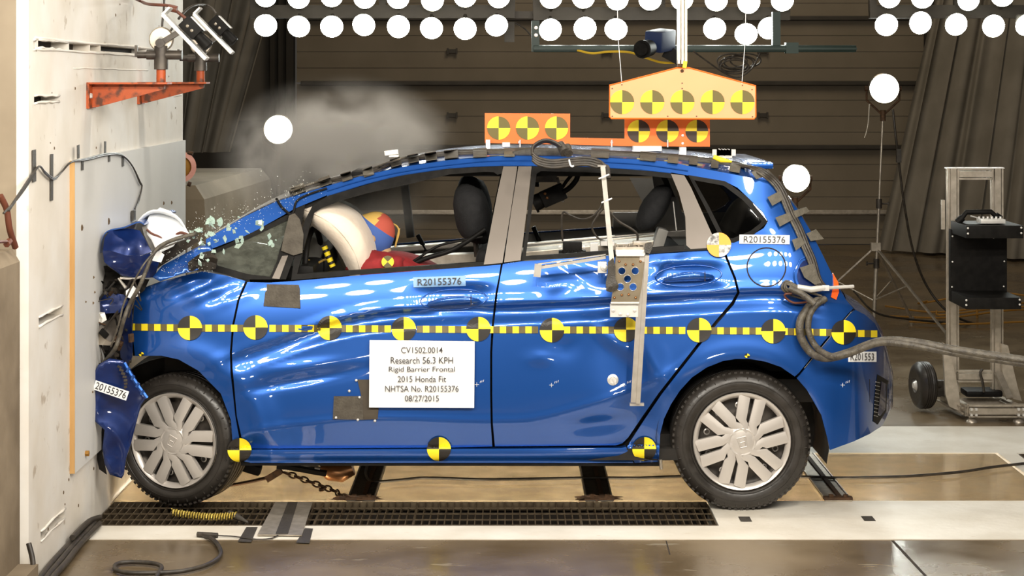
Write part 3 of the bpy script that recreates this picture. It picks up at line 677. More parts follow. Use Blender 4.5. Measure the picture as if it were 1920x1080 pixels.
band = [(238, 613), (356, 615), (618, 616), (897, 618), (1174, 619), (1450, 621), (1643, 626)]
x = 241.0; k = 0; m = MB(); segs = []
while x < 1641:
    wd = 12.0; ym = itp(band, x+6)
    if any(abs(x+6-t[0]) < 21 for t in TG):
        if m.v: segs.append(m); m = MB()
    else: m.add([surf(x, ym-6.5, .003), surf(x+wd, ym-6.5, .003), surf(x+wd, ym+6.5, .003), surf(x, ym+6.5, .003)], [(0, 1, 2, 3)], k % 2)
    x += wd; k += 1
for m in segs+([m] if m.v else []):
    bm_ = m.build('checker_stripe', [M['yellow'], M['tapedk']], car, recalc=False); weld(bm_, 1e-5)
for cx, cy in ((265, 664), (1401, 667)): target(cx, cy, 4, car, lift=.004, nrings=1, name='small_target_mark', squash=1.2)
# flat labels with print
def text_mesh(s, size=1.0, align='CENTER'):
    cu = bpy.data.curves.new('t', 'FONT'); cu.body = s; cu.size = size; cu.align_x = align; cu.align_y = 'CENTER'; cu.resolution_u = 3; cu.offset = .003
    o = bpy.data.objects.new('t', cu); C.objects.link(o)
    dg = bpy.context.evaluated_depsgraph_get(); me = bpy.data.meshes.new_from_object(o.evaluated_get(dg))
    vs = [(v.co.x, v.co.y) for v in me.vertices]; fs = [tuple(p.vertices) for p in me.polygons]
    bpy.data.objects.remove(o); bpy.data.meshes.remove(me); bpy.data.curves.remove(cu); return vs, fs
def fit(s, wpx, hpx, mono=0):
    vs, fs = text_mesh(s); x0, x1 = min(v[0] for v in vs), max(v[0] for v in vs); y0, y1 = min(v[1] for v in vs), max(v[1] for v in vs)
    return [((v[0]-(x0+x1)/2)/(x1-x0)*wpx, (v[1]-(y0+y1)/2)/(y1-y0)*hpx) for v in vs], fs
def label(px, py, wd, ht, s, tw, th_, parent, ang=0, fn=off, mats=None, lift=.005, tdx=0, cm=None):
    c, sn = math.cos(ang), math.sin(ang)
    q = [(-wd/2, -ht/2), (wd/2, -ht/2), (wd/2, ht/2), (-wd/2, ht/2)]
    pl = surfpatch([(px+a*c-b*sn, py+a*sn+b*c) for a, b in q], 'number_label', cm or M['white'], parent, lift, 5, .002, fn)
    vs, fs = fit(s, tw, th_); mb = MB()
    mb.add([surf(px+tdx+a*c+b*sn, py+a*sn-b*c, lift+.007, fn) for a, b in vs], fs)
    mb.build('number_print', mats or M['text'], pl, recalc=False); return pl
M['faint'] = mat('faint_blue_label', (.24, .42, .68), rough=.5)
label(824, 528, 98, 19, 'R20155376', 82, 13, car, -.03, cm=M['faint'])
label(1433.5, 449, 94, 17, 'R20155376', 78, 12.5, car, .012)
label(1617, 669, 53, 19, 'R201553', 44, 13.5, car, 0, lift=.004)
# big test plate
plate = surfpatch([(693, 638), (890, 640), (889, 765), (692, 764)], 'test_plate', M['white'], car, .022, 30, .006, off_smooth); plate['label'] = 'white test plate with six printed lines on the front door'
mb = MB()
for i, (s, wd_) in enumerate((('CV1502.0014', 78), ('Research 56.3 KPH', 117), ('Rigid Barrier Frontal', 124), ('2015 Honda Fit', 91), ('NHTSA No. R20155376', 138), ('08/27/2015', 64))):
    vs, fs = fit(s, wd_, 12.5 if i in (1, 2) else 11.5); cy = 656.5+i*18.1+(1 if i in (1, 2) else 0)
    mb.add([surf(791+a, cy-b, .031, off_smooth) for a, b in vs], fs)
mb.build('plate_print', M['text'], plate, recalc=False)
# cloth tapes and small marks on the doors
o = surfpatch([(500, 533), (560, 534), (562, 542), (563, 578), (494, 574), (497, 548), (500, 545)], 'cloth_tape', M['fabric'], car, .005, 16, .004); o['label'] = 'dark brown tape patch at the front of the door top'
surfpatch([(626, 743), (680, 743), (681, 787), (624, 786)], 'cloth_tape', M['fabric'], car, .006, 16, .004)
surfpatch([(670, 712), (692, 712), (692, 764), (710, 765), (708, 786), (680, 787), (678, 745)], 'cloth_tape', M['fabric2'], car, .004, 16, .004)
for px, py in ((668, 713), (655, 733), (674, 745), (630, 783), (671, 787), (703, 789)):
    p = surf(px, py, .006); m = MB(); m.lathe([(.006, 0), (.006, .003), (.003, .006), (0, .0065)], p, (0, -1, 0), 10); m.build('screw', M['bright'], car, smooth=1)
m = MB(); p = surf(1149, 712, .0); m.lathe([(.024, -.002), (.024, .004), (.015, .008), (.012, .004), (0, .004)], p, (0, -1, 0), 20); m.bar(p+Vector((0, -.006, .008)), p+Vector((.012, -.008, -.018)), .006, .006); m.build('pull_pin', M['bright'], car, smooth=.9)
m = MB()
for px, py in ((894, 721), (1034, 722), (1170, 722), (1580, 722)):
    for a, b, c, d in ((-4, 0, 4, 0), (0, -4, 0, 4)): m.bar(surf(px+a, py+b, .003), surf(px+c, py+d, .003), .0015, .0015)
    for k in range(3): m.bar(surf(px+6+k*3, py-3-k, .003), surf(px+7+k*3, py-7-k, .003), .0015, .0015)
m.build('scribed_mark', M['white'], car)
# bumper seam, reflector slot
m = MB(); m.tube([surf(1596+(x-1596), 585+(1596-x)*1.2, .001) for x in range(1596, 1500, -8)], .0012, 5); m.build('bumper_seam', M['greyp'], car)
o = surfpatch([(1645, 702), (1666, 714), (1664, 722), (1662, 770), (1646, 796), (1637, 790), (1640, 745)], 'bumper_vent', blk, car, .004, 8, .004); 
surfpatch([(1653, 715), (1662, 720), (1660, 768), (1650, 780), (1646, 778)], 'vent_blade', M['paint_dark'], car, .009, 8, .006)
m = MB()
for k in range(10): m.bar(surf(1642-k*.35, 716+k*7, .009), surf(1650-k*.5, 718+k*7, .009), .003, .003)
m.build('vent_mesh', M['grime'], car)
surfpatch([(1562, 512), (1572, 530), (1573, 548), (1568, 562), (1558, 557), (1563, 535)], 'tail_lamp', M['taillamp'], car, .006, 6, .02, off_smooth)
surfpatch([(1494, 512), (1502, 492), (1520, 482), (1530, 500), (1534, 540), (1530, 556), (1508, 545), (1497, 530)], 'tail_lamp_housing', M['paint_dark'], car, .004, 8, .01, off, rnd=1)
m = MB(); m.tube([surf(x, y, .003) for x, y in chaik([(1488, 512), (1500, 487), (1520, 476), (1520, 470)], 0)]+[], .003, 6); m.tube(crv([surf(x, y, .003) for x, y in ((1488, 510), (1490, 526), (1500, 545), (1520, 560), (1545, 572))], 5), .003, 6); m.build('tail_lamp_edge', paint, car, smooth=1)
# ---- roof, windscreen, tail, as lofts from one side to the other
RTOP = [(386, 449), (457, 407), (517, 378), (613, 349), (680, 329), (760, 312), (843, 300), (943, 292), (1100, 294), (1200, 299), (1290, 311), (1360, 324), (1425, 337), (1447, 340)]
rt = [surf(x, y, 0, off_smooth) for x, y in RTOP]; rtz = [(p.x, p.z) for p in rt]; rty = [(p.x, p.y) for p in rt]
CEN = [(400, 452), (457, 418), (530, 374), (613, 338), (680, 319), (760, 297), (850, 282), (930, 276), (1100, 278), (1250, 283), (1360, 294), (1425, 308), (1450, 318)]
ct = [P(x, y, 8.85) for x, y in CEN]; ctz = [(p.x, p.z) for p in ct]
def roofpt(X, t):
    zr, yr = sitp(rtz, X), sitp(rty, X); zc = max(sitp(ctz, X), zr+.015)
    tt = min(t, 2-t); Y = yr+(YM-yr)*tt; Z = zr+(zc-zr)*(1-(1-tt)**2.4)
    return Vector((X, Y if t <= 1 else 2*YM-Y, Z))
NX, NT = 90, 24; X0, X1 = rt[0].x, rt[-1].x
mr, mw = MB(), MB(); grid = [[roofpt(X0+(X1-X0)*i/NX, 2*j/NT) for j in range(NT+1)] for i in range(NX+1)]
for i in range(NX):
    for j in range(NT):
        X = X0+(X1-X0)*(i+.5)/NX; t = 2*(j+.5)/NT; Xh = -.80-.10*(1-abs(t-1))*0+.10*abs(t-1)
        q = [grid[i][j], grid[i+1][j], grid[i+1][j+1], grid[i][j+1]]
        (mw if (X < Xh and .06 < t < 1.94) else mr).add(q, [(0, 1, 2, 3)])
roof = mr.build('roof', paint, car, smooth=3.14); weld(roof)
ws = mw.build('windscreen', M['crack'], car, smooth=3.14); weld(ws); ws['label'] = 'crazed broken windscreen'
m = MB()
m.box((.05, YM, 1.44), (1.5, 1.10, .02)); hl = m.build('headliner', M['black'], car)
m = MB(); m.tube(crv([surf(x, y+9, .003, off_smooth) for x, y in RTOP[3:11]], 5), .0035, 6); m.build('roof_ditch_bead', paint, car, smooth=1)
m = MB(); m.tube(crv([surf(x, y+1.5, .004, off_smooth) for x, y in ((613, 366), (680, 345), (730, 332), (760, 326), (843, 314), (943, 309), (1100, 311), (1200, 317), (1258, 323))], 5), .003, 6); m.build('door_edge_bead', paint, car, smooth=1)
# rear: tailgate and bumper cross loft
EDGE = [(1447, 340), (1468, 358), (1495, 392), (1518, 430), (1541, 475), (1563, 520), (1586, 562), (1604, 581), (1622, 590), (1640, 606), (1652, 628), (1660, 665), (1667, 710), (1667, 770), (1655, 798), (1630, 814)]
ep = [surf(x, y, 0, off) for x, y in EDGE]
def rear(i0, i1, name, m_, bul):
    mb = MB(); n = 20; g = []
    for i in range(i0, i1+1):
        p = ep[i]; row = []
        for j in range(n+1):
            t = j/n*2; tt = min(t, 2-t); Y = p.y+(YM-p.y)*tt; X = p.x+bul*(1-(1-tt)**2.2); row.append(Vector((X, Y if t <= 1 else 2*YM-Y, p.z+.0)))
        g.append(row)
    n1 = n+1; mb.add([v for r in g for v in r], [(i*n1+j, i*n1+j+1, (i+1)*n1+j+1, (i+1)*n1+j) for i in range(len(g)-1) for j in range(n)])
    return mb.build(name, m_, car, smooth=1)
rear(0, 6, 'tailgate', paint, .05); rear(6, 15, 'bumper_cover', paint, .06)
m = MB(); m.box((X1-.02, YM, 1.475), (.10, 1.0, .03), bev=.012); m.build('roof_spoiler', paint, car, smooth=1)
# underbody, wheel wells, engine bay
m = MB(); m.box((.0, YM, .27), (2.1, 1.45, .10)); m.box((.25, YM+.2, .20), (.8, .35, .10)); m.box((1.35, YM, .50), (.45, 1.35, .10)); m.box((-.15, YB+.10, .245), (1.95, .07, .05)); m.build('underbody', M['well'], car)
def well(cx, cz, R, name):
    mb = MB(); n = 24; y0, y1 = YB+.035, YB+.42; vs = []
    for k in range(n+1):
        a = -.25+(PI+.5)*k/n; vs += [(cx+R*math.cos(a), y0, cz+R*math.sin(a)), (cx+R*math.cos(a), y1, cz+R*math.sin(a))]
    mb.add(vs, [(2*k, 2*k+1, 2*k+3, 2*k+2) for k in range(n)])
    mb.add([vs[2*k+1] for k in range(n+1)], [tuple(range(n+1))]); return mb.build(name, M['well'], car, smooth=1)
RWX, RWZ = (1391-CX)*8.26/F, .302
well(RWX, RWZ, .372, 'wheel_well'); well((330-CX)*8.26/F, .31, .36, 'wheel_well')
m = MB(); m.box((-1.30, YM, .62), (.42, 1.3, .62)); m.build('engine_bay', M['dark'], car)
m = MB(); m.box((-1.08, YM, .90), (.10, 1.4, .36)); m.box((-.98, YM, 1.0), (.26, 1.38, .10), bev=.03); m.build('dashboard', M['black'], car, smooth=.7)
# ---- wheels
def wheel(org, R, yaw, rot0, parent, rh):
    ax = Vector((math.sin(yaw), -math.cos(yaw), 0)); ux = Vector((math.cos(yaw), math.sin(yaw), 0)); uz = Vector((0, 0, 1)); org = Vector(org)
    k = R/.302
    pr = [(rh*.99, -.012), (rh*1.02, .000), (rh*1.06, .008), (.245*k, .014), (.262*k, .012), (.280*k, .002), (.291*k, -.012), (.298*k, -.028)]
    for a in range(5):
        z = -.035-a*.028; pr += [(.302*k, z), (.302*k, z-.018), (.295*k, z-.020), (.295*k, z-.026)]
    pr += [(.300*k, -.172), (.285*k, -.182), (.24*k, -.19), (.19*k, -.18)]
    mb = MB(); mb.lathe(pr, org, ax, 72); w_ = mb.build('wheel', M['rubber'], parent, smooth=.8, origin=org)
    mb = MB()      # shoulder tread blocks
    for i in range(72):
        a = 2*PI*i/72; d = ux*math.cos(a)+uz*math.sin(a); t = -ux*math.sin(a)+uz*math.cos(a)
        c = org+d*(.2935*k)+ax*(-.024); mb.box(c, (.010, .013, .026), Matrix((d, t, ax)).transposed())
        if i % 2: mb.box(org+d*(.272*k)+ax*.006, (.018, .004, .004), Matrix((d, t, ax)).transposed())
    mb.build('tread_block', M['rubber'], w_, kind='stuff')
    mb = MB()
    for rr in (.222*k, .258*k): mb.tube([org+(ux*math.cos(a)+uz*math.sin(a))*rr+ax*.0135 for a in [2*PI*i/60 for i in range(60)]], .0015, 5, closed=True)
    mb.build('sidewall_rib', M['rubber'], w_, smooth=1)
    mb = MB(); mb.lathe([(rh*.98, -.01), (rh*.93, -.035), (rh*.80, -.045), (rh*.62, -.030), (rh*.45, -.03), (rh*.3, -.04), (0.001, -.04)], org, ax, 48)
    rim = mb.build('steel_rim', M['steel'], w_, smooth=.9)
    for i in range(10):
        mb = MB(); a = 2*PI*(i+.5)/10+rot0; c = org+(ux*math.cos(a)+uz*math.sin(a))*rh*.72; mb.lathe([(rh*.07, -.034), (rh*.045, -.031), (rh*.045, -.05)], c, ax, 10)
        mb.build('rim_hole', M['hub'], w_, smooth=.8)
    mb = MB(); mb.lathe([(rh*.998, -.006), (rh*1.0, .004), (rh*.985, .009), (rh*.95, .006), (rh*.90, -.004), (rh*.885, -.012)], org, ax, 64)
    def fr(a, b, h): return org+ux*a+uz*b+ax*h
    for i in range(6):
        th0 = rot0+i*PI/3
        for sgn, bend in ((-1, .0), (1, .0)):
            # bar: from hub, kinked, to the ring; in a spoke frame (radial u, tangential v)
            wv = .041*rh/.2; gap = .0075*rh/.2
            us = [rh*.20, rh*.40, rh*.46, rh*.93]
            base = [.02, .022, .032, .046]
            inner = [(us[0], sgn*gap*.1), (us[1], sgn*gap*.35), (us[2], sgn*gap*.9), (us[3]*.97, sgn*gap*1.3)]
            outer = [(us[0], sgn*(wv*.85)), (us[1]*.92, sgn*(wv*.85)), (us[2]*.98, sgn*(wv*1.15+gap*.5)), (us[3], sgn*(wv*1.15+gap*1.3))]
            sw = -.022*rh/.2       # swirl of the inner portion
            def tr(u, v):
                v = v+sw*max(0, (rh*.5-u)/(rh*.3))**1.3
                return (u*math.cos(th0)-v*math.sin(th0), u*math.sin(th0)+v*math.cos(th0))
            hh = lambda u: .014-.010*((u/rh)**2)
            n = 4; vs = []
            for (u, v) in inner: vs.append(fr(*tr(u, v), hh(u)))
            for (u, v) in outer: vs.append(fr(*tr(u, v), hh(u)))
            mid = [((a[0]+b[0])/2, (a[1]+b[1])/2) for a, b in zip(inner, outer)]
            for (u, v) in mid: vs.append(fr(*tr(u, v), hh(u)+.0035))
            for (u, v) in inner: vs.append(fr(*tr(u, v), hh(u)-.022))
            for (u, v) in outer: vs.append(fr(*tr(u, v), hh(u)-.022))
            fs = []
            for q in range(n-1):
                fs += [(q, q+1, 8+q+1, 8+q), (8+q, 8+q+1, 4+q+1, 4+q), (q, 12+q, 12+q+1, q+1), (4+q, 4+q+1, 16+q+1, 16+q)]
            fs += [(3, 15, 19, 7, 11)]; mb.add(vs, fs)
    mb.lathe([(rh*.40, -.004), (rh*.33, .010), (rh*.27, .016), (rh*.24, .0145), (rh*.2, .017), (rh*.1, .019), (0.001, .019)], org, ax, 40)
    hc = mb.build('hubcap', M['hub'], w_, smooth=.5)
    mb = MB(); c, s = math.cos(rot0*.0+.25 if yaw == 0 else -.45), math.sin(rot0*.0+.25 if yaw == 0 else -.45); e = rh*.085
    def L(a, b): mb.tube([fr(x*c-y*s, x*s+y*c, .0195) for x, y in (a, b)], .0022, 6)
    for a, b in (((-e*.65, e), (-e*.5, -e)), ((e*.65, e), (e*.5, -e)), ((-e*.6, 0), (e*.6, 0)), ((-e*1.1, e*1.2), (e*1.1, e*1.2)), ((e*1.1, e*1.2), (e*.8, -e*1.2)), ((e*.8, -e*1.2), (-e*.8, -e*1.2)), ((-e*.8, -e*1.2), (-e*1.1, e*1.2))): L(a, b)
    mb.build('hub_emblem', M['hub'], w_, smooth=1)
    return w_
wheel((RWX, 8.26, RWZ), .302, 0, PI/2-.24, car, .211)
fw = wheel(P(326, 826, 8.30), .287, -.33, PI/2-.55, car, .207)
for cx, yy in ((RWX, 9.82), (-1.44, 9.80)):
    mb = MB(); mb.lathe([(.19, 0), (.29, 0), (.302, -.03), (.302, -.15), (.28, -.18), (.1, -.18)], (cx, yy, .302), (0, 1, 0), 40); mb.build('far_wheel', M['rubber'], car, smooth=.8)
# ================================================================ CRUSHED NOSE (parts of the car)
def crumple(poly, name, m_, Y, parent=car, amp=.03, fr=9, step=9, tilt=(0, 0), th=.006, seed=0, smooth=.5):
    """a torn, creased sheet standing at depth Y (tilt: extra depth per metre in x and z)"""
    vs, fs, bd_ = cdt(poly, step); mb = MB(); c = P(sum(p[0] for p in poly)/len(poly), sum(p[1] for p in poly)/len(poly), Y)
    pts = []
    for x, y in vs:
        p = P(x, y, Y); d = Y+(p.x-c.x)*tilt[0]+(p.z-c.z)*tilt[1]
        n = noise.noise(Vector((p.x*fr+seed, p.z*fr, seed*3.1))); d += amp*(abs(n)*2-.5)
        pts.append(P(x, y, d))
    out = []
    for f in fs:
        a, b, cc = (pts[i] for i in f[:3]); out.append(f[::-1] if (b-a).cross(cc-a).y > 0 else f)
    n = len(pts); mb.add(pts+[p+Vector((0, th, 0)) for p in pts], out+[tuple(i+n for i in f[::-1]) for f in out])
    nb = len(resample(poly, step)); mb.add([], [])
    mb.f += [(i, (i+1) % nb, (i+1) % nb+n, i+n) for i in range(nb)]; mb.m += [0]*nb
    return mb.build(name, m_, parent, smooth=smooth, recalc=True)
def blob(c, r, name, m_, parent, seed=0, sub=3, amp=.35, fr=3, smooth=.6, shear=0, box=1):
    bm = bmesh.new(); bmesh.ops.create_icosphere(bm, subdivisions=sub, radius=1)
    vs = []
    for v in bm.verts:
        k = 1+amp*noise.noise(v.co*fr+Vector((seed, seed*2, 0))); q = [math.copysign(abs(t)**box, t) for t in v.co]
        vs.append(Vector(c)+Vector((q[0]*r[0]*k+shear*q[2]*r[2], q[1]*r[1]*k, q[2]*r[2]*k)))
    fs = [tuple(v.index for v in f.verts) for f in bm.faces]; bm.free()
    mb = MB(); mb.add(vs, fs); return mb.build(name, m_, parent, smooth=smooth)
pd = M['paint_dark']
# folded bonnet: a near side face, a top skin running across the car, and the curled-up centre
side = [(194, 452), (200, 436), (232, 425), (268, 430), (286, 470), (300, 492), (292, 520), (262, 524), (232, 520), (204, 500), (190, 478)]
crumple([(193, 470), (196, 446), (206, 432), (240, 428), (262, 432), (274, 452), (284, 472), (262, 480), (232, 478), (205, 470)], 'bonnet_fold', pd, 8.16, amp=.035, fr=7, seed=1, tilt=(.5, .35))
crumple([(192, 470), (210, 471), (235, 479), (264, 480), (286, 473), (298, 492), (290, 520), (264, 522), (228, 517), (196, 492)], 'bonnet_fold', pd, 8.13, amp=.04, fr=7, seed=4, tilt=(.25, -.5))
def across(prof, y0, y1, name, m_, n=10, amp=.012, seed=0, th=.006, smooth=.7, shear=0):
    mb = MB(); g = []
    for j in range(n+1):
        Y = y0+(y1-y0)*j/n; row = []
        for (x, z) in prof:
            d = amp*noise.noise(Vector((x*8, Y*3+seed, z*8))); row.append(Vector((x+d+shear*(Y-y0), Y, z+d)))
        g.append(row)
    k = len(prof); nv = (n+1)*k; base = [v for r in g for v in r]
    mb.add(base+[v+Vector((0, 0, -th)) for v in base], [(j*k+i, j*k+i+1, (j+1)*k+i+1, (j+1)*k+i) for j in range(n) for i in range(k-1)]+[(nv+(j+1)*k+i, nv+(j+1)*k+i+1, nv+j*k+i+1, nv+j*k+i) for j in range(n) for i in range(k-1)])
    e = [(i, i+1, nv+i+1, nv+i) for i in range(k-1)]+[(n*k+i+1, n*k+i, nv+n*k+i, nv+n*k+i+1) for i in range(k-1)]
    e += [(j*k, (j+1)*k, nv+(j+1)*k, nv+j*k) for j in range(n)]+[((j+1)*k+k-1, j*k+k-1, nv+j*k+k-1, nv+(j+1)*k+k-1) for j in range(n)]
    mb.add([], []); mb.f += e; mb.m += [0]*len(e)
    return mb.build(name, m_, car, smooth=smooth)
def xz(px, py, Y): p = P(px, py, Y); return (p.x, p.z)
pf = crv([Vector((*xz(a, b, 8.2), 0)) for a, b in ((192, 470), (194, 446), (204, 433), (235, 424), (262, 414), (274, 418))], 5)
across([(v.x, v.y) for v in pf], 8.16, 8.95, 'bonnet_fold', M['paint'], seed=2)
M['curl'] = mat('painted_lamp_reflection', (.72, .75, .78), (.86, .88, .90), rough=.5, metal=0, scale=4)  # lamp reflection on the blue bonnet painted in as near-white
# curled centre: half tube running obliquely across
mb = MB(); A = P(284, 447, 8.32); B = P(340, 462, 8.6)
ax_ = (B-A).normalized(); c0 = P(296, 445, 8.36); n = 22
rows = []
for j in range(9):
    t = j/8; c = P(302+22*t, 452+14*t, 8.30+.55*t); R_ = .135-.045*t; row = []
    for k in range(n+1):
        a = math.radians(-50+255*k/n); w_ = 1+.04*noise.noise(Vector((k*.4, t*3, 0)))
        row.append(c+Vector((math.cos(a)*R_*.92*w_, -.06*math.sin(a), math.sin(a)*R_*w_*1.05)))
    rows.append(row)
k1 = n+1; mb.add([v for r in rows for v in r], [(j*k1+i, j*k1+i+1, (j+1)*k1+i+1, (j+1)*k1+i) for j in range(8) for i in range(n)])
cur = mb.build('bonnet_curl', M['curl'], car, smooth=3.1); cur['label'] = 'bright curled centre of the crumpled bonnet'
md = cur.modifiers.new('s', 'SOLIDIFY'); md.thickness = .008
surf2 = lambda poly, name, m_, Y, **k: crumple(poly, name, m_, Y, **k)
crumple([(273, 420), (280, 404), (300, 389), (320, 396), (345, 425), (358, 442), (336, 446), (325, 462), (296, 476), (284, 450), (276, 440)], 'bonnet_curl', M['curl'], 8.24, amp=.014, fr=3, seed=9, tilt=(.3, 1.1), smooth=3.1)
m = MB(); m.tube(crv([P(x, y, 8.20) for x, y in ((275, 430), (285, 438), (299, 444), (306, 451))], 5), .005, 6); m.tube(crv([P(x, y, 8.24) for x, y in ((325, 462), (326, 446), (338, 436), (352, 440), (360, 443))], 5), .006, 6); m.build('torn_edge', M['rcable'], car, smooth=1)
crumple([(266, 425), (274, 424), (284, 446), (296, 474), (292, 478), (280, 462), (270, 440)], 'inner_panel', M['greyp'], 8.22, amp=.01, seed=3)
crumple([(288, 476), (320, 458), (366, 443), (372, 452), (340, 474), (300, 500), (286, 512)], 'engine_bay_lip', M['dark'], 8.22, amp=.03, seed=5, fr=14)
crumple([(300, 528), (286, 520), (304, 498), (338, 480), (372, 462), (392, 456), (400, 470), (380, 490), (372, 506), (340, 514)], 'bonnet_edge', M['paint'], 8.20, amp=.012, fr=5, seed=6, tilt=(.0, .9), smooth=3.1)
crumple([(352, 492), (376, 474), (396, 470), (408, 486), (404, 504), (380, 508), (354, 508)], 'cowl_debris', M['dark'], 8.16, amp=.03, fr=22, seed=7)
crumple([(282, 475), (296, 468), (308, 478), (302, 492), (286, 489)][0:5], 'bonnet_label', M['white'], 8.10, amp=.004, seed=8)
# the crushed front: black grille debris, lamp, bars
dk = M['dark']
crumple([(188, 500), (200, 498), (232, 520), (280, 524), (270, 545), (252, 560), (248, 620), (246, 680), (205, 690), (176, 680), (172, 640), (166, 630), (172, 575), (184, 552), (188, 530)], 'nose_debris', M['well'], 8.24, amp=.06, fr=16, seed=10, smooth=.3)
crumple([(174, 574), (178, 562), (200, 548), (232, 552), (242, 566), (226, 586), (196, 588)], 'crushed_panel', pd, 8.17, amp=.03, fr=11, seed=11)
crumple([(172, 592), (180, 585), (196, 586), (200, 600), (190, 606), (178, 603)], 'headlamp_fragment', M['bright'], 8.15, amp=.02, seed=12, fr=18)
crumple([(166, 598), (170, 590), (172, 604), (186, 606), (180, 610), (168, 606)], 'headlamp_fragment', M['white'], 8.14, amp=.015, seed=13, fr=18)
crumple([(164, 625), (170, 615), (182, 618), (200, 634), (216, 640), (206, 648), (180, 646), (163, 640)], 'crushed_bar', M['alud'], 8.14, amp=.02, seed=14, fr=12)
crumple([(190, 605), (214, 598), (222, 620), (210, 642), (192, 632), (184, 618)], 'headlamp_shell', M['steel'], 8.13, amp=.02, seed=15, fr=12)
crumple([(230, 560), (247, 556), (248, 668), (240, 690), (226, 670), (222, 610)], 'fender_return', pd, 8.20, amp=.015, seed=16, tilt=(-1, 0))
for k in range(110):
    random.seed(k*7+1); px, py = random.uniform(170, 246), random.uniform(520, 690); Y = random.uniform(8.12, 8.3)
    mb = MB(); p = P(px, py, Y)
    if k % 3 == 0: mb.tube(crv([p+Vector((random.uniform(-.05, .05), random.uniform(-.02, .02), random.uniform(-.06, .06))) for _ in range(3)], 4), random.uniform(.002, .005), 6)
    elif k % 3 == 1: mb.box(p, (random.uniform(.01, .04), .012, random.uniform(.008, .03)), Euler((random.random()*3, random.random()*3, random.random()*3)), bev=.002)
    else: mb.lathe([(.001, 0), (random.uniform(.004, .010), .001), (.005, .01), (.001, .012)], p, (random.uniform(-1, 1), -1, random.uniform(-1, 1)), 8)
    mb.build('debris_piece', random.choice([M['black'], M['steel'], M['rust'], M['well'], M['alud'] if k % 5 == 1 else M['dark'], M['dark']]), car, smooth=.6)
m = MB(); m.tube(crv([P(x, y, 8.14) for x, y in ((225, 521), (245, 523), (258, 521), (270, 516))], 4), .005, 6); m.tube([P(222, 522, 8.14), P(236, 540, 8.12)], [.004, .008], 6); m.build('bracket_wire', M['alu'], car, smooth=1)
o = crumple([(236, 545), (250, 536), (262, 548), (258, 556), (246, 560), (236, 556)], 'label_scrap', M['white'], 8.12, amp=.006, seed=17)
target(231, 655, 6, car, lift=.03, nrings=1, name='target_scrap', cull=lambda a: math.sin(a) < -.2)
# hanging bumper corner in front of the wheel
bc = crumple([(176, 700), (184, 684), (205, 672), (230, 676), (243, 690), (262, 722), (276, 744), (264, 760), (256, 790), (246, 830), (236, 860), (232, 890), (228, 897), (206, 890), (196, 870), (192, 840), (196, 806), (178, 790), (173, 770), (178, 740), (172, 720)], 'bumper_corner', pd, 8.10, amp=.03, fr=4, seed=18, tilt=(.35, 0), step=8, smooth=3.1)
bc['label'] = 'torn blue bumper corner hanging in front of the wheel'
crumple([(176, 792), (196, 806), (192, 850), (200, 890), (186, 880), (177, 840)], 'bumper_backing', M['well'], 8.2, amp=.02, seed=19)
m = MB(); m.tube([P(x, y, 8.07) for x, y in ((233, 680), (244, 700), (258, 722), (276, 746))], .008, 6)
for t in range(4): m.box(P(240+t*9, 694+t*14, 8.055), (.012, .008, .022), Euler((0, .5, 0)), bev=.002)
m.build('bumper_edge_strip', M['paint'], bc, smooth=.8)
m = MB()
for k in range(8):
    t = k/7; m.box(P(224+12*math.sin(t*2.2), 688+44*t, 8.06), (.020-.008*t, .008, .010), Euler((0, .5-t, 0)), bev=.002)
m.build('clip_rib', M['steel'], bc)
def flatlabel(c, wd, ht, s, tw, th_, ang, parent, Y, name='number_label', wob=0):
    mb = MB(); cs, sn = math.cos(ang), math.sin(ang)
    T = lambda a, b, h=0: P(c[0]+a*cs-b*sn, c[1]+a*sn+b*cs, Y-h)
    mb.add([T(-wd/2, -ht/2), T(wd/2, -ht/2), T(wd/2, ht/2), T(-wd/2, ht/2), T(-wd/2, -ht/2, -.003), T(wd/2, -ht/2, -.003), T(wd/2, ht/2, -.003), T(-wd/2, ht/2, -.003)], [(0, 1, 2, 3), (4, 7, 6, 5), (0, 4, 5, 1), (1, 5, 6, 2), (2, 6, 7, 3), (3, 7, 4, 0)])
    pl = mb.build(name, M['white'], parent, recalc=False); mb = MB(); vs, fs = fit(s, tw, th_); mb.add([T(a, -b, .0015) for a, b in vs], fs); mb.build('number_print', M['ink'], pl, recalc=False); return pl
flatlabel((208, 732), 66, 18, '20155376', 60, 13.5, .33, bc, 8.045)
# ================================================================ INTERIOR
for sy in (8.64, 9.42):
    mb = MB(); mb.box((-.26, sy, .50), (.52, .48, .16), Euler((0, -.12, 0)), bev=.06); mb.build('seat_cushion', M['seat'], car, smooth=.9)
    mb = MB(); mb.box((-.11, sy, .80), (.16, .46, .62), Euler((0, .16, 0)), bev=.07); mb.build('seat_back', M['seat'], car, smooth=.9)
    hr = P(886, 398, sy) if sy < 9 else Vector((-.17, sy, 1.26))
    h = blob((hr.x, sy, hr.z-.01), (.082, .14, .135), 'head_restraint', M['seat'], car, seed=2, amp=.08, fr=1.5, smooth=3.1, shear=-.18, box=.8)
    mb = MB(); mb.tube([(hr.x+.02, sy, hr.z-.2), (hr.x+.01, sy, hr.z-.1)], .012, 8); mb.build('restraint_post', M['steel'], h)
m = MB(); p = P(1233, 405, 8.7)
m.box((.74, YM, .86), (.14, 1.25, .44), Euler((0, .25, 0)), bev=.05); rs = m.build('rear_seat_back', M['seat'], car, smooth=.9)
q = P(1226, 389, 8.66); hr_ = blob((q.x, 8.66, q.z), (.062, .13, .105), 'rear_head_restraint', M['seat'], car, seed=5, amp=.08, fr=1.5, smooth=3.1, shear=.45, box=.85)
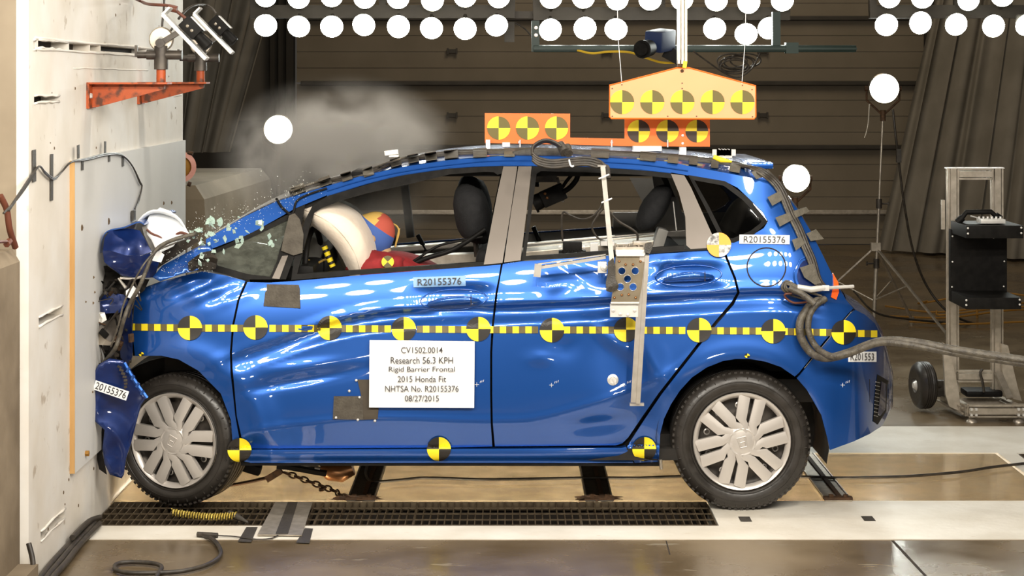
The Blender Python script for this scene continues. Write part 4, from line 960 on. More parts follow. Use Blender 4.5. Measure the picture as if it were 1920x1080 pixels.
m = MB(); m.box((q.x+.02, 8.66, q.z-.16), (.05, .10, .14), Euler((0, .3, 0)), bev=.015); m.build('restraint_base', M['greyp'], hr_, smooth=.8)
m = MB(); m.add([P(x, y, 9.78) for x, y in ((1180, 333), (1262, 336), (1290, 440), (1230, 436), (1205, 380))]+[P(x, y, 9.80) for x, y in ((1180, 333), (1262, 336), (1290, 440), (1230, 436), (1205, 380))], [(0, 1, 2, 3, 4), (9, 8, 7, 6, 5)]+[(k, (k+1) % 5, (k+1) % 5+5, k+5) for k in range(5)]); m.build('far_pillar_trim', M['greyp'], car)
m = MB(); m.box((.45, YM, .55), (.5, 1.25, .14), bev=.05); m.build('rear_seat_cushion', M['seat'], car, smooth=.9)
m = MB(); m.box((.985, YM, 1.05), (.5, 1.3, .04)); m.build('parcel_shelf', M['greyp'], car)
m = MB(); m.bar(P(1262, 378, 8.62), P(1268, 432, 8.62), .004, .02); m.build('seat_trim_strip', M['bright'], car)
m = MB(); m.box((.98, 9.82, 1.0), (.9, .04, .36)); m.build('luggage_side_trim', M['greyp'], car)
m = MB(); m.tube(crv([P(1365, 430, 9.4), P(1385, 395, 9.4), P(1402, 385, 9.4), P(1412, 400, 9.4)], 6), .05, 10); m.build('rear_belt_loop', M['greyp'], car, smooth=1)
# far window sill, door rails, centre channel
m = MB(); m.bar(P(600, 478, 9.72), P(905, 455, 9.72), .06, .03, bev=.006); m.bar(P(985, 462, 9.68), P(1290, 436, 9.68), .05, .035, bev=.006); m.build('far_sill_rail', M['alu'], car)
m = MB(); m.bar(P(700, 492, 9.0), P(905, 486, 9.0), .10, .06); m.bar(P(980, 478, 8.75), P(1240, 455, 8.75), .20, .045, bev=.004); m.bar(P(980, 470, 8.95), P(1240, 444, 8.95), .03, .03, bev=.004)
eq = m.build('equipment_beam', M['alud'], car)
for (x0, y0, x1, y1, Y, r) in ((725, 408, 742, 456, 9.75, .012), (783, 440, 799, 470, 9.7, .012), (1000, 425, 1012, 455, 9.75, .012), (757, 330, 770, 445, 9.85, .022), (1225, 335, 1240, 370, 9.8, .02)):
    m = MB(); m.tube([P(x0, y0, Y), P(x1, y1, Y)], r, 8); m.build('seat_belt', M['black'], car, smooth=1)
m = MB(); m.tube(crv([P(x, y, 8.5) for x, y in ((766, 499), (800, 484), (845, 470), (880, 450), (910, 430))], 6), .011, 8); m.build('seat_belt', M['black'], car, smooth=1)
m = MB(); m.tube(crv([P(x, y, 8.5) for x, y in ((772, 492), (820, 462), (860, 452), (905, 444))], 6), .006, 8); m.build('seat_belt', M['black'], car, smooth=1)
m = MB(); m.tube(crv([P(x, y, 8.6) for x, y in ((880, 448), (895, 449), (905, 455))], 5), .003, 6); m.tube(crv([P(x, y, 8.7) for x, y in ((722, 436), (732, 420), (744, 424), (748, 436), (743, 455), (741, 462), (746, 440), (749, 428))], 5), .004, 6)
m.tube(crv([P(x, y, 8.6) for x, y in ((578, 488), (592, 494), (606, 488), (612, 486))], 5), .005, 6); m.build('sensor_wire', M['dyel'], car, smooth=1)
# instruments fitted inside, seen through the rear window
ic = thing('cabin_camera', 'black high speed camera hanging under the roof behind the pillar', 'camera', P(1035, 380, 8.9))
m = MB(); Rr = Euler((0, -.42, 0)); m.box(P(1037, 366, 8.9), (.115, .10, .075), Rr, bev=.008); m.build('camera_body', M['black'], ic, smooth=.5)
m = MB(); m.tube([P(1018, 374, 8.9), P(1003, 381, 8.9)], [.036, .040], 18); m.tube([P(1004, 381, 8.9), P(1000, 383, 8.9)], [.045, .045], 18); m.build('lens', M['black'], ic, smooth=.7)
m = MB()
for q in ((1022, 363), (1026, 371)): m.lathe([(.007, 0), (.005, .004), (.001, .005)], P(q[0], q[1], 8.845), (0, -1, 0), 10)
m.build('connector', M['copper'], ic, smooth=1)
m = MB(); m.bar(P(1045, 333, 8.9), P(1056, 378, 8.9), .06, .012); m.bar(P(1046, 372, 8.9), P(1062, 366, 8.9), .05, .014); m.box(P(1020, 335, 8.9), (.12, .06, .03)); m.build('camera_bracket', M['steel'], ic)
m = MB(); m.tube(crv([P(x, y, 8.85) for x, y in ((1056, 360), (1068, 352), (1080, 338), (1084, 326))], 6), .012, 8); m.tube(crv([P(x, y, 8.88) for x, y in ((1054, 352), (1062, 340), (1072, 328))], 6), .008, 8); m.tube(crv([P(x, y, 8.9) for x, y in ((1006, 350), (1008, 332), (1020, 322), (1040, 322))], 6), .012, 8); m.build('camera_cable', M['black'], ic, smooth=1)
si = thing('load_sensor_block', 'small black sensor block on the silver beam inside the rear window', 'sensor', P(1075, 477, 8.55))
m = MB(); m.box(P(1073, 461, 8.55), (.085, .05, .038), bev=.004); m.build('sensor_body', M['black'], si, smooth=.5)
m = MB(); m.box(P(1073, 473, 8.55), (.12, .06, .02), bev=.003)
for q in range(6): m.cyl(P(1056+q*7, 469, 8.52), P(1056+q*7, 476, 8.52), .006, 8)
m.build('sensor_base', M['black'], si)
for q in (1050, 1095):
    m = MB(); m.lathe([(.007, 0), (.007, .006), (0, .007)], P(q, 463, 8.52), (0, -1, 0), 8); m.build('sensor_screw', M['bright'], si)
m = MB(); m.box(P(1114, 464, 8.5), (.035, .02, .045), bev=.002); m.box(P(1138, 455, 8.6), (.06, .1, .02)); m.lathe([(.003, 0), (.003, .001)], P(1114, 460, 8.485), (0, -1, 0), 8); m.build('white_terminal', M['bright'], car)
m = MB(); m.tube(crv([P(x, y, 8.6) for x, y in ((1055, 452), (1053, 420), (1056, 398), (1070, 404), (1090, 411), (1110, 406), (1124, 392), (1132, 375))], 6), .005, 6)
m.tube(crv([P(x, y, 8.6) for x, y in ((1140, 455), (1120, 445), (1110, 425), (1120, 405), (1130, 392))], 6), .005, 6); m.tube(crv([P(x, y, 8.6) for x, y in ((1143, 398), (1160, 415), (1185, 430), (1195, 440), (1195, 455))], 6), .006, 6)
o = m.build('cabin_cable', M['cable'], smooth=1); tag(o, 'thin black cables looping behind the upright bar in the rear window', 'cable')
# airbags
def airbag(c, r, th_, dirv, name, m_, label=None, sq=1, bend=.22):
    dirv = Vector(dirv).normalized(); u = dirv.cross(Vector((0, 1, 0))).normalized(); v = Vector((0, 1, 0)); mb = MB(); n = 40; rg = 14; vs = []
    for i in range(rg*2+1):
        t = -1+i/rg; rr = math.cos(t*PI/2)**.75; hh = math.copysign(abs(math.sin(t*PI/2)), t)
        for k in range(n):
            a = 2*PI*k/n; w_ = 1+.012*math.sin(a*9)*rr
            R2 = r*rr*w_; x = R2*math.cos(a)
            vs.append(Vector(c)+u*(x)+v*(R2*math.sin(a)*sq)+dirv*(hh*th_-bend*x*x/r))
    mb.add(vs, [(i*n+k, i*n+(k+1) % n, (i+1)*n+(k+1) % n, (i+1)*n+k) for i in range(rg*2) for k in range(n)])
    o = mb.build(name, m_, car, smooth=3.1)
    s = MB(); s.tube([Vector(c)+u*(r*1.0*math.cos(a))+v*(r*1.0*math.sin(a)*sq)-dirv*(bend*r*math.cos(a)**2) for a in [2*PI*k/60 for k in range(60)]], .004, 6, closed=True)
    s.build('airbag_seam', m_, o, smooth=1)
    if label: o['label'] = label
    return o
airbag(P(656, 436, 8.60), .27, .085, (.78, 0, .62), 'airbag', M['bag'], 'inflated cream driver airbag', .9, .48)
airbag(P(660, 440, 9.45), .20, .10, (.9, 0, .4), 'airbag', M['bag2'], 'pale passenger airbag on the far side')
m = MB(); m.tube([P(588, 500, 8.62)+Vector((.02*math.cos(a), .17*math.cos(a), .17*math.sin(a))) for a in [2*PI*k/36 for k in range(36)]], .014, 8, closed=True); m.build('steering_wheel', blk, car, smooth=1)
m = MB(); m.box(P(590, 480, 9.0), (.10, .5, .22), Euler((0, .3, 0)), bev=.03); m.build('instrument_shroud', M['greyp'], car, smooth=.8)
m = MB(); m.tube([P(608, 462, 8.52), P(624, 500, 8.52)], .014, 8); o = m.build('sensor_rod', M['yellow'], car, smooth=1)
m = MB()
for t in (.15, .45, .75): m.tube([P(608+16*t, 462+38*t, 8.52), P(608+16*(t+.12), 462+38*(t+.12), 8.52)], .0145, 8)
m.build('rod_band', M['ink'], o, smooth=1)
# ---- crash test dummy: one continuous body, clothing and head paint as children
dm = thing('crash_test_dummy', 'crash test dummy in dark red shirt thrown forward onto the cream airbag', 'dummy', (-.25, 8.66, .50))
def skinbody(name, m_, joints, edges, parent, sub=2):
    me = bpy.data.meshes.new(name); me.from_pydata([j[0] for j in joints], edges, []); o = bpy.data.objects.new(name, me); C.objects.link(o)
    md = o.modifiers.new('sk', 'SKIN'); md.use_smooth_shade = True
    for i, j in enumerate(joints): me.skin_vertices[0].data[i].radius = (j[1], j[1]*(j[2] if len(j) > 2 else 1))
    me.skin_vertices[0].data[0].use_root = True
    s = o.modifiers.new('ss', 'SUBSURF'); s.levels = sub
    dg = bpy.context.evaluated_depsgraph_get(); m2 = bpy.data.meshes.new_from_object(o.evaluated_get(dg)); mb = MB()
    mb.add([v.co.copy() for v in m2.vertices], [tuple(p.vertices) for p in m2.polygons]); bpy.data.objects.remove(o); bpy.data.meshes.remove(me); bpy.data.meshes.remove(m2)
    return mb.build(name, m_, parent, smooth=3.14)
pel, ch, nk, hd = (-.20, 8.66, .62), (-.40, 8.66, .88), (-.565, 8.66, 1.05), P(697, 443, 8.66)
J = [(pel, .13, 1.2), ((-.30, 8.66, .76), .13, 1.2), (ch, .15, 1.25), ((-.50, 8.66, .99), .13, 1.3), (nk, .06), ((hd.x+.02, 8.66, hd.z-.06), .06),
     ((-.50, 8.50, 1.0), .065), ((-.66, 8.46, .86), .048), ((-.86, 8.50, .88), .035), ((-.50, 8.84, 1.0), .065), ((-.66, 8.88, .86), .048), ((-.86, 8.84, .88), .035),
     ((-.26, 8.56, .62), .085), ((-.64, 8.55, .70), .065), ((-.86, 8.55, .42), .05), ((-.93, 8.55, .34), .04), ((-.26, 8.76, .62), .085), ((-.64, 8.77, .70), .065), ((-.86, 8.77, .42), .05), ((-.93, 8.77, .34), .04)]
E = [(0, 1), (1, 2), (2, 3), (3, 4), (4, 5), (3, 6), (6, 7), (7, 8), (3, 9), (9, 10), (10, 11), (0, 12), (12, 13), (13, 14), (14, 15), (0, 16), (16, 17), (17, 18), (18, 19)]
body = skinbody('body', M['skin'], J, E, dm)
sh = skinbody('red_shirt', M['red'], [((-.26, 8.66, .70), .15, 1.2), ((-.40, 8.66, .88), .165, 1.25), ((-.50, 8.66, .99), .145, 1.3), ((-.555, 8.66, 1.035), .075), ((-.50, 8.49, 1.0), .085), ((-.60, 8.46, .92), .07), ((-.50, 8.85, 1.0), .08), ((-.60, 8.88, .92), .066)], [(0, 1), (1, 2), (2, 3), (2, 4), (4, 5), (2, 6), (6, 7)], dm)
crumple_sh = blob(P(708, 497, 8.50), (.135, .12, .062), 'shirt_sleeve', M['red'], dm, seed=3, amp=.25, fr=2.2, smooth=3.1)
mb = MB(); bm = bmesh.new(); bmesh.ops.create_uvsphere(bm, u_segments=32, v_segments=20, radius=1)
hv = []
for v in bm.verts:
    x, y, z = v.co; sx = .098*(1+.05*(x < -.5)*(abs(z) < .5)); hv.append(Vector((x*sx-(.012*math.exp(-((z+.1)/.15)**2-(y/.15)**2) if x < 0 else 0), y*.076*(1-.12*(z < -.4)), z*.118)))
Rh = Euler((0, .62, 0)).to_matrix(); fs = [tuple(v.index for v in f.verts) for f in bm.faces]; mis = []
for f in bm.faces:
    c = f.calc_center_median(); mis.append(1 if (c.z > .5 and c.x > -.2) else 2 if (c.z > .45 and c.x <= -.2) else 3 if (-.62 < c.z) else 0)
bm.free(); mb.add([Rh @ v+hd for v in hv], fs); mb.m = mis
hobj = mb.build('head', [M['skin'], M['dred'], M['dyel'], M['dblue']], dm, smooth=3.14); hobj['label'] = 'head chalked red, yellow and blue'
m = MB(); e = lambda x, y, z: Rh @ Vector((x, y, z))+hd
for sy in (-1, 1):
    m.lathe([(.014, 0), (.010, .004), (.001, .006)], e(-.086, sy*.03, .01), Rh @ Vector((-1, 0, 0)), 10)
    m.lathe([(.022, 0), (.018, .008), (.010, .006), (.001, .003)], e(.005, sy*.073, -.005), Vector((0, sy, 0)), 12)
m.tube([e(-.09, -.025, -.055), e(-.097, 0, -.057), e(-.09, .025, -.055)], .004, 6); m.build('face_detail', M['skin'], hobj, smooth=1)
def quad_disc(c, r, nrm_, mats, name, parent, up=(0, 0, 1), n=24, th=.002):
    nz = Vector(nrm_).normalized(); u = Vector(up).cross(nz).normalized(); v = nz.cross(u); mb = MB()
    for k in range(n):
        a0, a1 = 2*PI*k/n, 2*PI*(k+1)/n; q = int(((a0+a1)/2)//(PI/2)) % 2
        mb.add([Vector(c)+nz*th, Vector(c)+nz*th+(u*math.cos(a0)+v*math.sin(a0))*r, Vector(c)+nz*th+(u*math.cos(a1)+v*math.sin(a1))*r], [(0, 1, 2)], q)
    mb.lathe([(r, 0), (r, th)], c, nz, n); return mb.build(name, mats, parent, recalc=False)
quad_disc(P(727, 491, 8.372), .027, (0, -1, .1), [M['yellow'], M['tapedk']], 'shirt_target', dm, up=(.7, 0, .7))
# hands
for sy in (8.50, 8.84):
    base = Vector((-.87, sy, .88)); j = [(base, .024, 1.0), (base+Vector((-.06, 0, .0)), .026)]; ed = [(0, 1)]
    for q in range(4):
        i0 = len(j); o_ = Vector((-.075, (q-1.5)*.020, 0)); L = (.030, .036, .034, .026)[q]
        j += [(base+o_, .0095), (base+o_+Vector((-L, 0, -.008)), .0085), (base+o_+Vector((-L*1.5, 0, -.03)), .0075)]; ed += [(1, i0), (i0, i0+1), (i0+1, i0+2)]
    i0 = len(j); s_ = 1 if sy < 8.7 else -1; j += [(base+Vector((-.03, s_*.034, .0)), .011), (base+Vector((-.06, s_*.045, -.012)), .009)]; ed += [(0, i0), (i0, i0+1)]
    skinbody('hand', M['skin'], j, ed, dm, 1)
# ================================================================ ROOF GEAR
def plate(poly, Y, name, m_, parent, th=.006):
    mb = MB(); n = len(poly); mb.add([P(a, b, Y) for a, b in poly]+[P(a, b, Y)+Vector((0, th, 0)) for a, b in poly], [tuple(range(n)), tuple(range(2*n-1, n-1, -1))]+[(i, i+n, (i+1) % n+n, (i+1) % n) for i in range(n)])
    return mb.build(name, m_, parent)
TY = 8.86
tb = thing('roof_target_board', 'orange target board with six quartered discs standing on the roof', 'target board', P(1120, 282, TY))
pb = plate([(909, 212), (1069, 213), (1069, 258), (1171, 260), (1171, 223), (1331, 223), (1331, 275), (1171, 274), (1069, 271), (909, 268)], TY, 'orange_plate', M['orange'], tb)
M['ink2'] = mat('pale_target_brown', (.15, .115, .02), rough=.55); M['ye2'] = mat('bright_target_yellow', (1, .95, .03), rough=.55); M['ink3'] = mat('target_brown', (.04, .02, .008), rough=.5)  # two browns for the discs, one paler, and a stronger yellow
for px in (935, 989, 1043.5): quad_disc(P(px, 240, TY-.001), 21.8*TY/F, (0, -1, 0), [M['ink2'], M['ye2']], 'target_disc', tb)
for px in (1197.5, 1251.5, 1306.5): quad_disc(P(px, 246, TY-.001), 21.3*TY/F, (0, -1, 0), [M['ink3'], M['yellow']], 'target_disc', tb)
m = MB()
for px in (913, 975, 1147, 1252): m.cyl(P(px, 262, TY-.01), P(px, 276 if px > 920 else 277, TY-.01), .004, 8)
for px, py in ((913, 265), (974, 267), (1147, 267), (1280, 269), (1280, 254)): m.lathe([(.007, 0), (.006, .004), (.001, .005)], P(px, py, TY-.002), (0, -1, 0), 8)
m.box(P(915, 272, TY-.02), (.02, .03, .05), mi=0); m.box(P(949, 271, TY), (.035, .03, .02), mi=0); m.box(P(1213, 278, TY-.02), (.13, .08, .022), mi=0); m.box(P(1280, 282, TY-.02), (.03, .04, .03), mi=0)
m.build('plate_stud', M['bright'], tb)
HY = 8.62
ht = thing('hanging_target_board', 'pale orange peaked target board with five discs hanging above the roof', 'target board', P(1280, 222, HY))
pts = [(1146, 222), (1143, 219), (1143, 160), (1270, 127), (1291, 127), (1417, 161), (1417, 219), (1414, 223)]
plate(pts, HY, 'orange_plate', M['orange2'], ht)
mb = MB(); mb.tube([P(a, b, HY) for a, b in pts], .0035, 6, closed=True); mb.build('plate_edge', M['orange'], ht)
for px in (1166.5, 1223, 1279.5, 1336, 1392): quad_disc(P(px, 191.5, HY-.001), 22.6*HY/F, (0, -1, 0), [M['ink2'], M['ye2']], 'target_disc', ht)
m = MB()
for px, py in ((1148, 166), (1166, 159), (1279, 156), (1279, 166), (1410, 168), (1392, 160), (1148, 218), (1252, 218), (1306, 218), (1411, 219)): m.lathe([(.003, 0), (.003, .002), (0, .002)], P(px, py, HY-.001), (0, -1, 0), 8)
m.build('rivet', M['rcable'], ht)
m = MB(); m.box(P(1276, 119, HY), (.028, .03, .03)); m.lathe([(.008, 0), (.006, .006), (.001, .007)], P(1279, 133, HY-.003), (0, -1, 0), 8); m.build('clamp', M['rust'], ht)
m = MB(); m.box(P(1284, 121, HY-.02), (.018, .02, .032), Euler((0, .15, 0)), bev=.003); m.build('yellow_tape', M['yellow'], ht)
m = MB(); x0 = P(1279, 0, HY)
for dx in (-.016, 0, .016): m.box((x0.x+dx, HY, 2.42), (.010, .04, .98))
m.box((x0.x, HY+.01, 2.42), (.044, .02, .98)); m.build('hanging_profile', M['alud'], ht)
m = MB(); m.tube([P(1166, 157, HY), P(1159, 72, HY), P(1156, -60, HY)], .0016, 5); m.build('support_wire', M['white'], ht); m = MB(); m.tube([P(1391, 157, HY), P(1397, 80, HY), P(1400, -60, HY)], .0016, 5); m.build('support_wire', M['white'], ht)
# roof mounted bits
m = MB(); m.box(P(734, 286, 8.75), (.062, .05, .022), Euler((0, -.12, 0)), bev=.003); m.bar(P(730, 292, 8.75), P(748, 292, 8.75), .04, .01); o = m.build('roof_marker_block', M['bright']); tag(o, 'small bright metal block on the roof front edge', 'block')
m = MB()
for px in (1352, 1363):
    for a, b, c, d in ((-4, -6, -4, 6), (-4, 6, 4, 6), (4, 6, 4, -6), (-4, -6, -2, -6), (2, -6, 4, -6)): m.bar(P(px+a, 286+b, 8.7), P(px+c, 286+d, 8.7), .06, .003)
m.box(P(1357, 294, 8.7), (.07, .05, .01)); o = m.build('roof_channel_clamp', M['alu']); tag(o, 'small open aluminium channel clamp at the rear of the roof', 'clamp')
m = MB(); m.tube([surf(1338, 294, .03), surf(1352, 300, .03), surf(1372, 303, .03)], [.010, .012, .005], 8); o = m.build('yellow_lashing', M['yellow'], smooth=1); tag(o, 'yellow straps taped beside the cable at the roof rear', 'strap')
# loom along the roof edge with tape patches, down the tail and away to the right
loomtop = [(545, 360), (590, 345), (640, 333), (690, 321), (750, 300), (800, 292), (860, 285), (940, 283), (1000, 281), (1060, 283), (1150, 287), (1240, 291), (1320, 299), (1380, 307), (1420, 320), (1448, 340), (1464, 362), (1480, 400), (1496, 432), (1508, 462), (1520, 490), (1530, 525), (1540, 540)]
def yz(px): return 8.50 if 1500 > px else 8.40
loom = thing('roof_cable_loom', 'taped cable loom running along the roof edge and down the tail', 'cable loom', P(1000, 290, 8.4))
def rp(px, py, k=0):     # lift the loom onto the roof skin
    for Y in [8.30+.01*i for i in range(60)]:
        p = P(px, py, Y)
        if p.x > X1-.02 or p.x < X0+.02: break
        q = sitp(rtz, p.x); zc = max(sitp(ctz, p.x), q+.015); yr = sitp(rty, p.x); tt = (Y-yr)/(YM-yr)
        if tt > 0:
            zz = q+(zc-q)*(1-(1-min(1, tt))**2.4)
            if zz >= p.z: return P(px, py, Y-.012)
    return surf(px, py, .016, off_smooth) if p.x > X1-.1 else P(px, py, 8.45)
for dy, r, mt in ((0, .0095, 'cable'), (4.5, .009, 'cable'), (-3.5, .006, 'cableg'), (8.5, .006, 'cable')):
    pts = []
    for i, (x, y) in enumerate(loomtop):
        if x > 1380: pts.append(surf(x+dy*.9, y-dy*.4, .012, off_smooth))
        else: pts.append(rp(x, y+dy*.6))
    m = MB(); m.tube(crv(pts, 6), r, 8); m.build('cable', M[mt], loom, smooth=1)
for i, (x, y, wd, a) in enumerate(((560, 357, 26, -.4), (610, 342, 22, -.35), (650, 333, 20, -.3), (690, 324, 20, -.3), (742, 306, 20, -.3), (775, 299, 20, -.2), (808, 295, 22, -.15), (846, 291, 26, -.1), (900, 288, 26, -.05), (955, 288, 20, 0), (1125, 289, 34, .05), (1215, 295, 30, .08), (1262, 299, 20, .1), (1300, 302, 16, .1), (1340, 308, 14, .1), (1378, 316, 20, .2))):
    c, s = math.cos(a), math.sin(a); q = [(-wd/2, -7), (wd/2, -7), (wd/2+2, 7), (-wd/2-2, 8)]
    m = MB(); n = 5
    vs = []
    for j in range(n):
        for (sx) in (-1, 1):
            yy = -8+16*j/(n-1); p = rp(x+sx*wd/2*c-yy*s, y+sx*wd/2*s+yy*c); vs.append(p+Vector((0, -.010, .006)))
    m.add(vs, [(2*j, 2*j+1, 2*j+3, 2*j+2) for j in range(n-1)]); o = m.build('cloth_tape', M['tape'] if i % 3 == 0 else M['fabric'], loom); sd = o.modifiers.new('s', 'SOLIDIFY'); sd.thickness = .003
for poly in ([(1408, 322), (1440, 318), (1448, 326), (1418, 336)], [(1439, 370), (1462, 358), (1476, 370), (1448, 386)], [(1454, 408), (1486, 396), (1512, 388), (1518, 396), (1490, 410), (1462, 425)], [(1485, 450), (1502, 444), (1510, 456), (1492, 470)], [(1512, 438), (1530, 430), (1545, 448), (1520, 452)], [(1500, 502), (1525, 494), (1530, 510), (1540, 530), (1528, 534), (1508, 520)]):
    o = surfpatch(poly, 'cloth_tape', M['tape'], loom, .022, 9, .004, off_smooth)
# black taped bundle on the roof above the pillar and cables dropping to the upright bar
bb = thing('roof_cable_bundle', 'black taped cable bundle looped on the roof above the centre pillar', 'cable bundle', P(1025, 300, 8.35))
m = MB()
m.tube([rp(x, y)+Vector((0, -.03, 0)) for x, y in ((962, 288), (985, 287), (1010, 288), (1040, 288), (1066, 286))], [.012, .022, .026, .026, .02], 10)
m.tube([P(1050, 270, 8.40), P(1060, 286, 8.36)], [.018, .024], 10); m.tube([P(1064, 274, 8.40), P(1066, 288, 8.36)], [.016, .02], 10)
m.build('tape_wrap', M['tapeb'], bb, smooth=1)
m = MB()
for d in (0, 4, 8): m.tube(crv([P(x, y+d*.5, 8.36+d*.004) for x, y in ((998, 288), (1000, 274), (1012, 265), (1025, 262), (1040, 266), (1052, 274))], 7), .006, 8)
for d in (0, 4.5, 9, 13): m.tube(crv([P(x, y+d, 8.28-.002*d) for x, y in ((998, 287), (1010, 296), (1035, 301), (1070, 298), (1100, 296), (1122, 301))]+[P(1134+d*.4, 312, 8.24), P(1139+d*.3, 335, 8.2)], 7), .0065, 8)
m.build('cable', M['cable'], bb, smooth=1)
m = MB(); m.tube(crv([P(x, y, 8.22) for x, y in ((1067, 299), (1069, 308), (1072, 312), (1076, 311))], 4), .004, 6); m.build('cable_tie', M['white'], bb, smooth=1)
# ---- instrument bracket on the rear door
ib = thing('door_instrument_bracket', 'silver bar and drilled plate bracket bolted to the rear door', 'bracket', P(1175, 600, 8.12))
m = MB(); m.bar(P(1130, 312, 8.22), P(1147, 490, 8.10), .02, .030, up=Vector((0, 1, 0))); m.box(P(1128, 311, 8.22), (.035, .03, .006)); m.build('upright_bar', M['alug'], ib)
m = MB()
for px, py in ((1133, 331), (1138, 376)): m.tube([P(px-10, py+4, 8.17), P(px, py, 8.16), P(px+9, py-4, 8.17)], .0035, 6)
m.build('cable_tie', M['white'], ib, smooth=1)
m = MB(); m.bar(P(1008, 502, 8.15), P(1136, 482, 8.12), .012, .030, up=Vector((0, 1, 0))); m.bar(P(1008, 495, 8.145), P(1136, 477, 8.115), .02, .004); m.box(P(1008, 507, 8.13), (.03, .008, .055), Euler((0, .1, 0))); m.build('brace_strut', M['alu'], ib)
m = MB()
for t in (.12, .3, .5, .7): m.lathe([(.004, 0), (.003, .003), (0, .004)], P(1008+128*t, 500-20*t, 8.135), (0, -1, 0), 8)
m.build('strut_rivet', M['copper'], ib)
m = MB(); m.bar(P(1213, 478, 8.10), P(1196, 755, 8.14), .018, .034, up=Vector((0, 1, 0))); m.bar(P(1205, 480, 8.09), P(1188, 755, 8.13), .025, .003, up=Vector((0, 1, 0))); m.box(P(1194, 758, 8.15), (.06, .02, .012)); m.build('long_bar', M['alu'], ib)
def drilled(poly, hs, Y, name, m_, parent, th=.006):
    # plate with round holes: annular fans round each hole joined by a constrained triangulation
    verts = [Vector(p) for p in resample(poly, 12)]; n0 = len(verts); faces = [list(range(n0))]; edges = []
    for (hx, hy, hr) in hs:
        b = len(verts); k = 16; verts += [Vector((hx+hr*math.cos(2*PI*i/k), hy+hr*math.sin(2*PI*i/k))) for i in range(k)]; edges += [(b+i, b+(i+1) % k) for i in range(k)]
    r = delaunay_2d_cdt(verts, edges, faces, 1, 1e-4); mb = MB(); vs = [(v.x, v.y) for v in r[0]]
    fs = [tuple(f) for f in r[2] if not any(math.hypot(sum(vs[i][0] for i in f)/len(f)-hx, sum(vs[i][1] for i in f)/len(f)-hy) < hr*.97 for hx, hy, hr in hs)]
    n = len(vs); mb.add([P(x, y, Y) for x, y in vs]+[P(x, y, Y)+Vector((0, th, 0)) for x, y in vs], fs+[tuple(i+n for i in f[::-1]) for f in fs])
    for (hx, hy, hr) in hs:
        k = 16; a = [P(hx+hr*math.cos(2*PI*i/k), hy+hr*math.sin(2*PI*i/k), Y) for i in range(k)]
        mb.add(a+[p+Vector((0, th, 0)) for p in a], [(i, (i+1) % k, (i+1) % k+k, i+k) for i in range(k)])
    nb = n0; mb.add([P(*verts[i], Y) for i in range(n0)]+[P(*verts[i], Y)+Vector((0, th, 0)) for i in range(n0)], [(i, (i+1) % n0, (i+1) % n0+n0, i+n0) for i in range(n0)])
    return mb.build(name, m_, parent)
dp = drilled([(1155, 477), (1210, 479), (1203, 540), (1197, 567), (1146, 566), (1150, 530)], [(1166, 508, 7), (1191, 508, 7), (1176.5, 523, 7), (1163, 538, 7), (1187, 538, 7)], 8.09, 'drilled_plate', M['bronze'], ib)
for hx, hy in ((1166, 508), (1191, 508), (1176.5, 523), (1163, 538), (1187, 538)):
    mb = MB(); mb.tube([P(hx+7.2*math.cos(a), hy+7.2*math.sin(a), 8.088) for a in [2*PI*i/20 for i in range(20)]], .0016, 5, closed=True); mb.build('hole_rim', M['alu'], dp, smooth=1)
for px, py in ((1161, 490), (1173, 496), (1187, 496), (1201, 490), (1166, 553), (1179, 552), (1152, 558), (1192, 558)):
    mb = MB(); mb.lathe([(.0055, 0), (.0045, .004), (.002, .006), (0, .0063)], P(px, py, 8.088), (0, -1, 0), 10); mb.build('rivet', M['copper'], dp, smooth=1)
m = MB(); m.box(P(1182, 473, 8.10), (.125, .03, .020), bev=.003); m.tube([P(1156, 479, 8.08), P(1208, 479, 8.08)], .005, 8); m.tube([P(1145, 568, 8.09), P(1198, 568, 8.09)], .005, 8); m.build('hinge_rail', M['bright'], ib, smooth=.8)
m = MB(); m.box(P(1170, 582, 8.105), (.118, .006, .055)); 
for px, py in ((1150, 582), (1163, 589), (1177, 590), (1190, 582)): m.lathe([(.007, 0), (.006, .004), (.001, .005)], P(px, py, 8.10), (0, -1, 0), 10)
m.build('lower_leaf', M['bright'], ib, smooth=.6)
m = MB(); random.seed(5)
for k in range(14): x = 1150+random.random()*54; m.cyl(P(x, 470, 8.12+random.random()*.05), P(x+random.uniform(-2, 2), 457+random.random()*6, 8.12+random.random()*.05), .004, 6)
m.box(P(1180, 466, 8.15), (.12, .08, .02)); m.box(P(1200, 455, 8.16), (.06, .05, .015), bev=.003); m.build('terminal_block', M['alud'], ib)
m = MB(); m.box(P(1129, 501, 8.12), (.038, .02, .048), bev=.002); m.lathe([(.016, 0), (.014, .01), (.007, .012), (.006, .018), (0, .019)], P(1133, 501, 8.11), (0, -1, 0), 16); m.build('corner_bracket', M['bright'], ib, smooth=.7)
o = crumple([(1140, 492), (1150, 484), (1154, 500), (1154, 522), (1160, 536), (1158, 542), (1146, 548), (1137, 546), (1136, 530), (1140, 512)], 'tape_wrap', M['tapeb'], 8.075, parent=ib, amp=.02, seed=31, th=.02)
o = crumple([(1210, 457), (1222, 455), (1223, 466), (1218, 476), (1208, 472)], 'tape_wrap', M['tapeb'], 8.075, parent=ib, amp=.01, seed=32, th=.02)
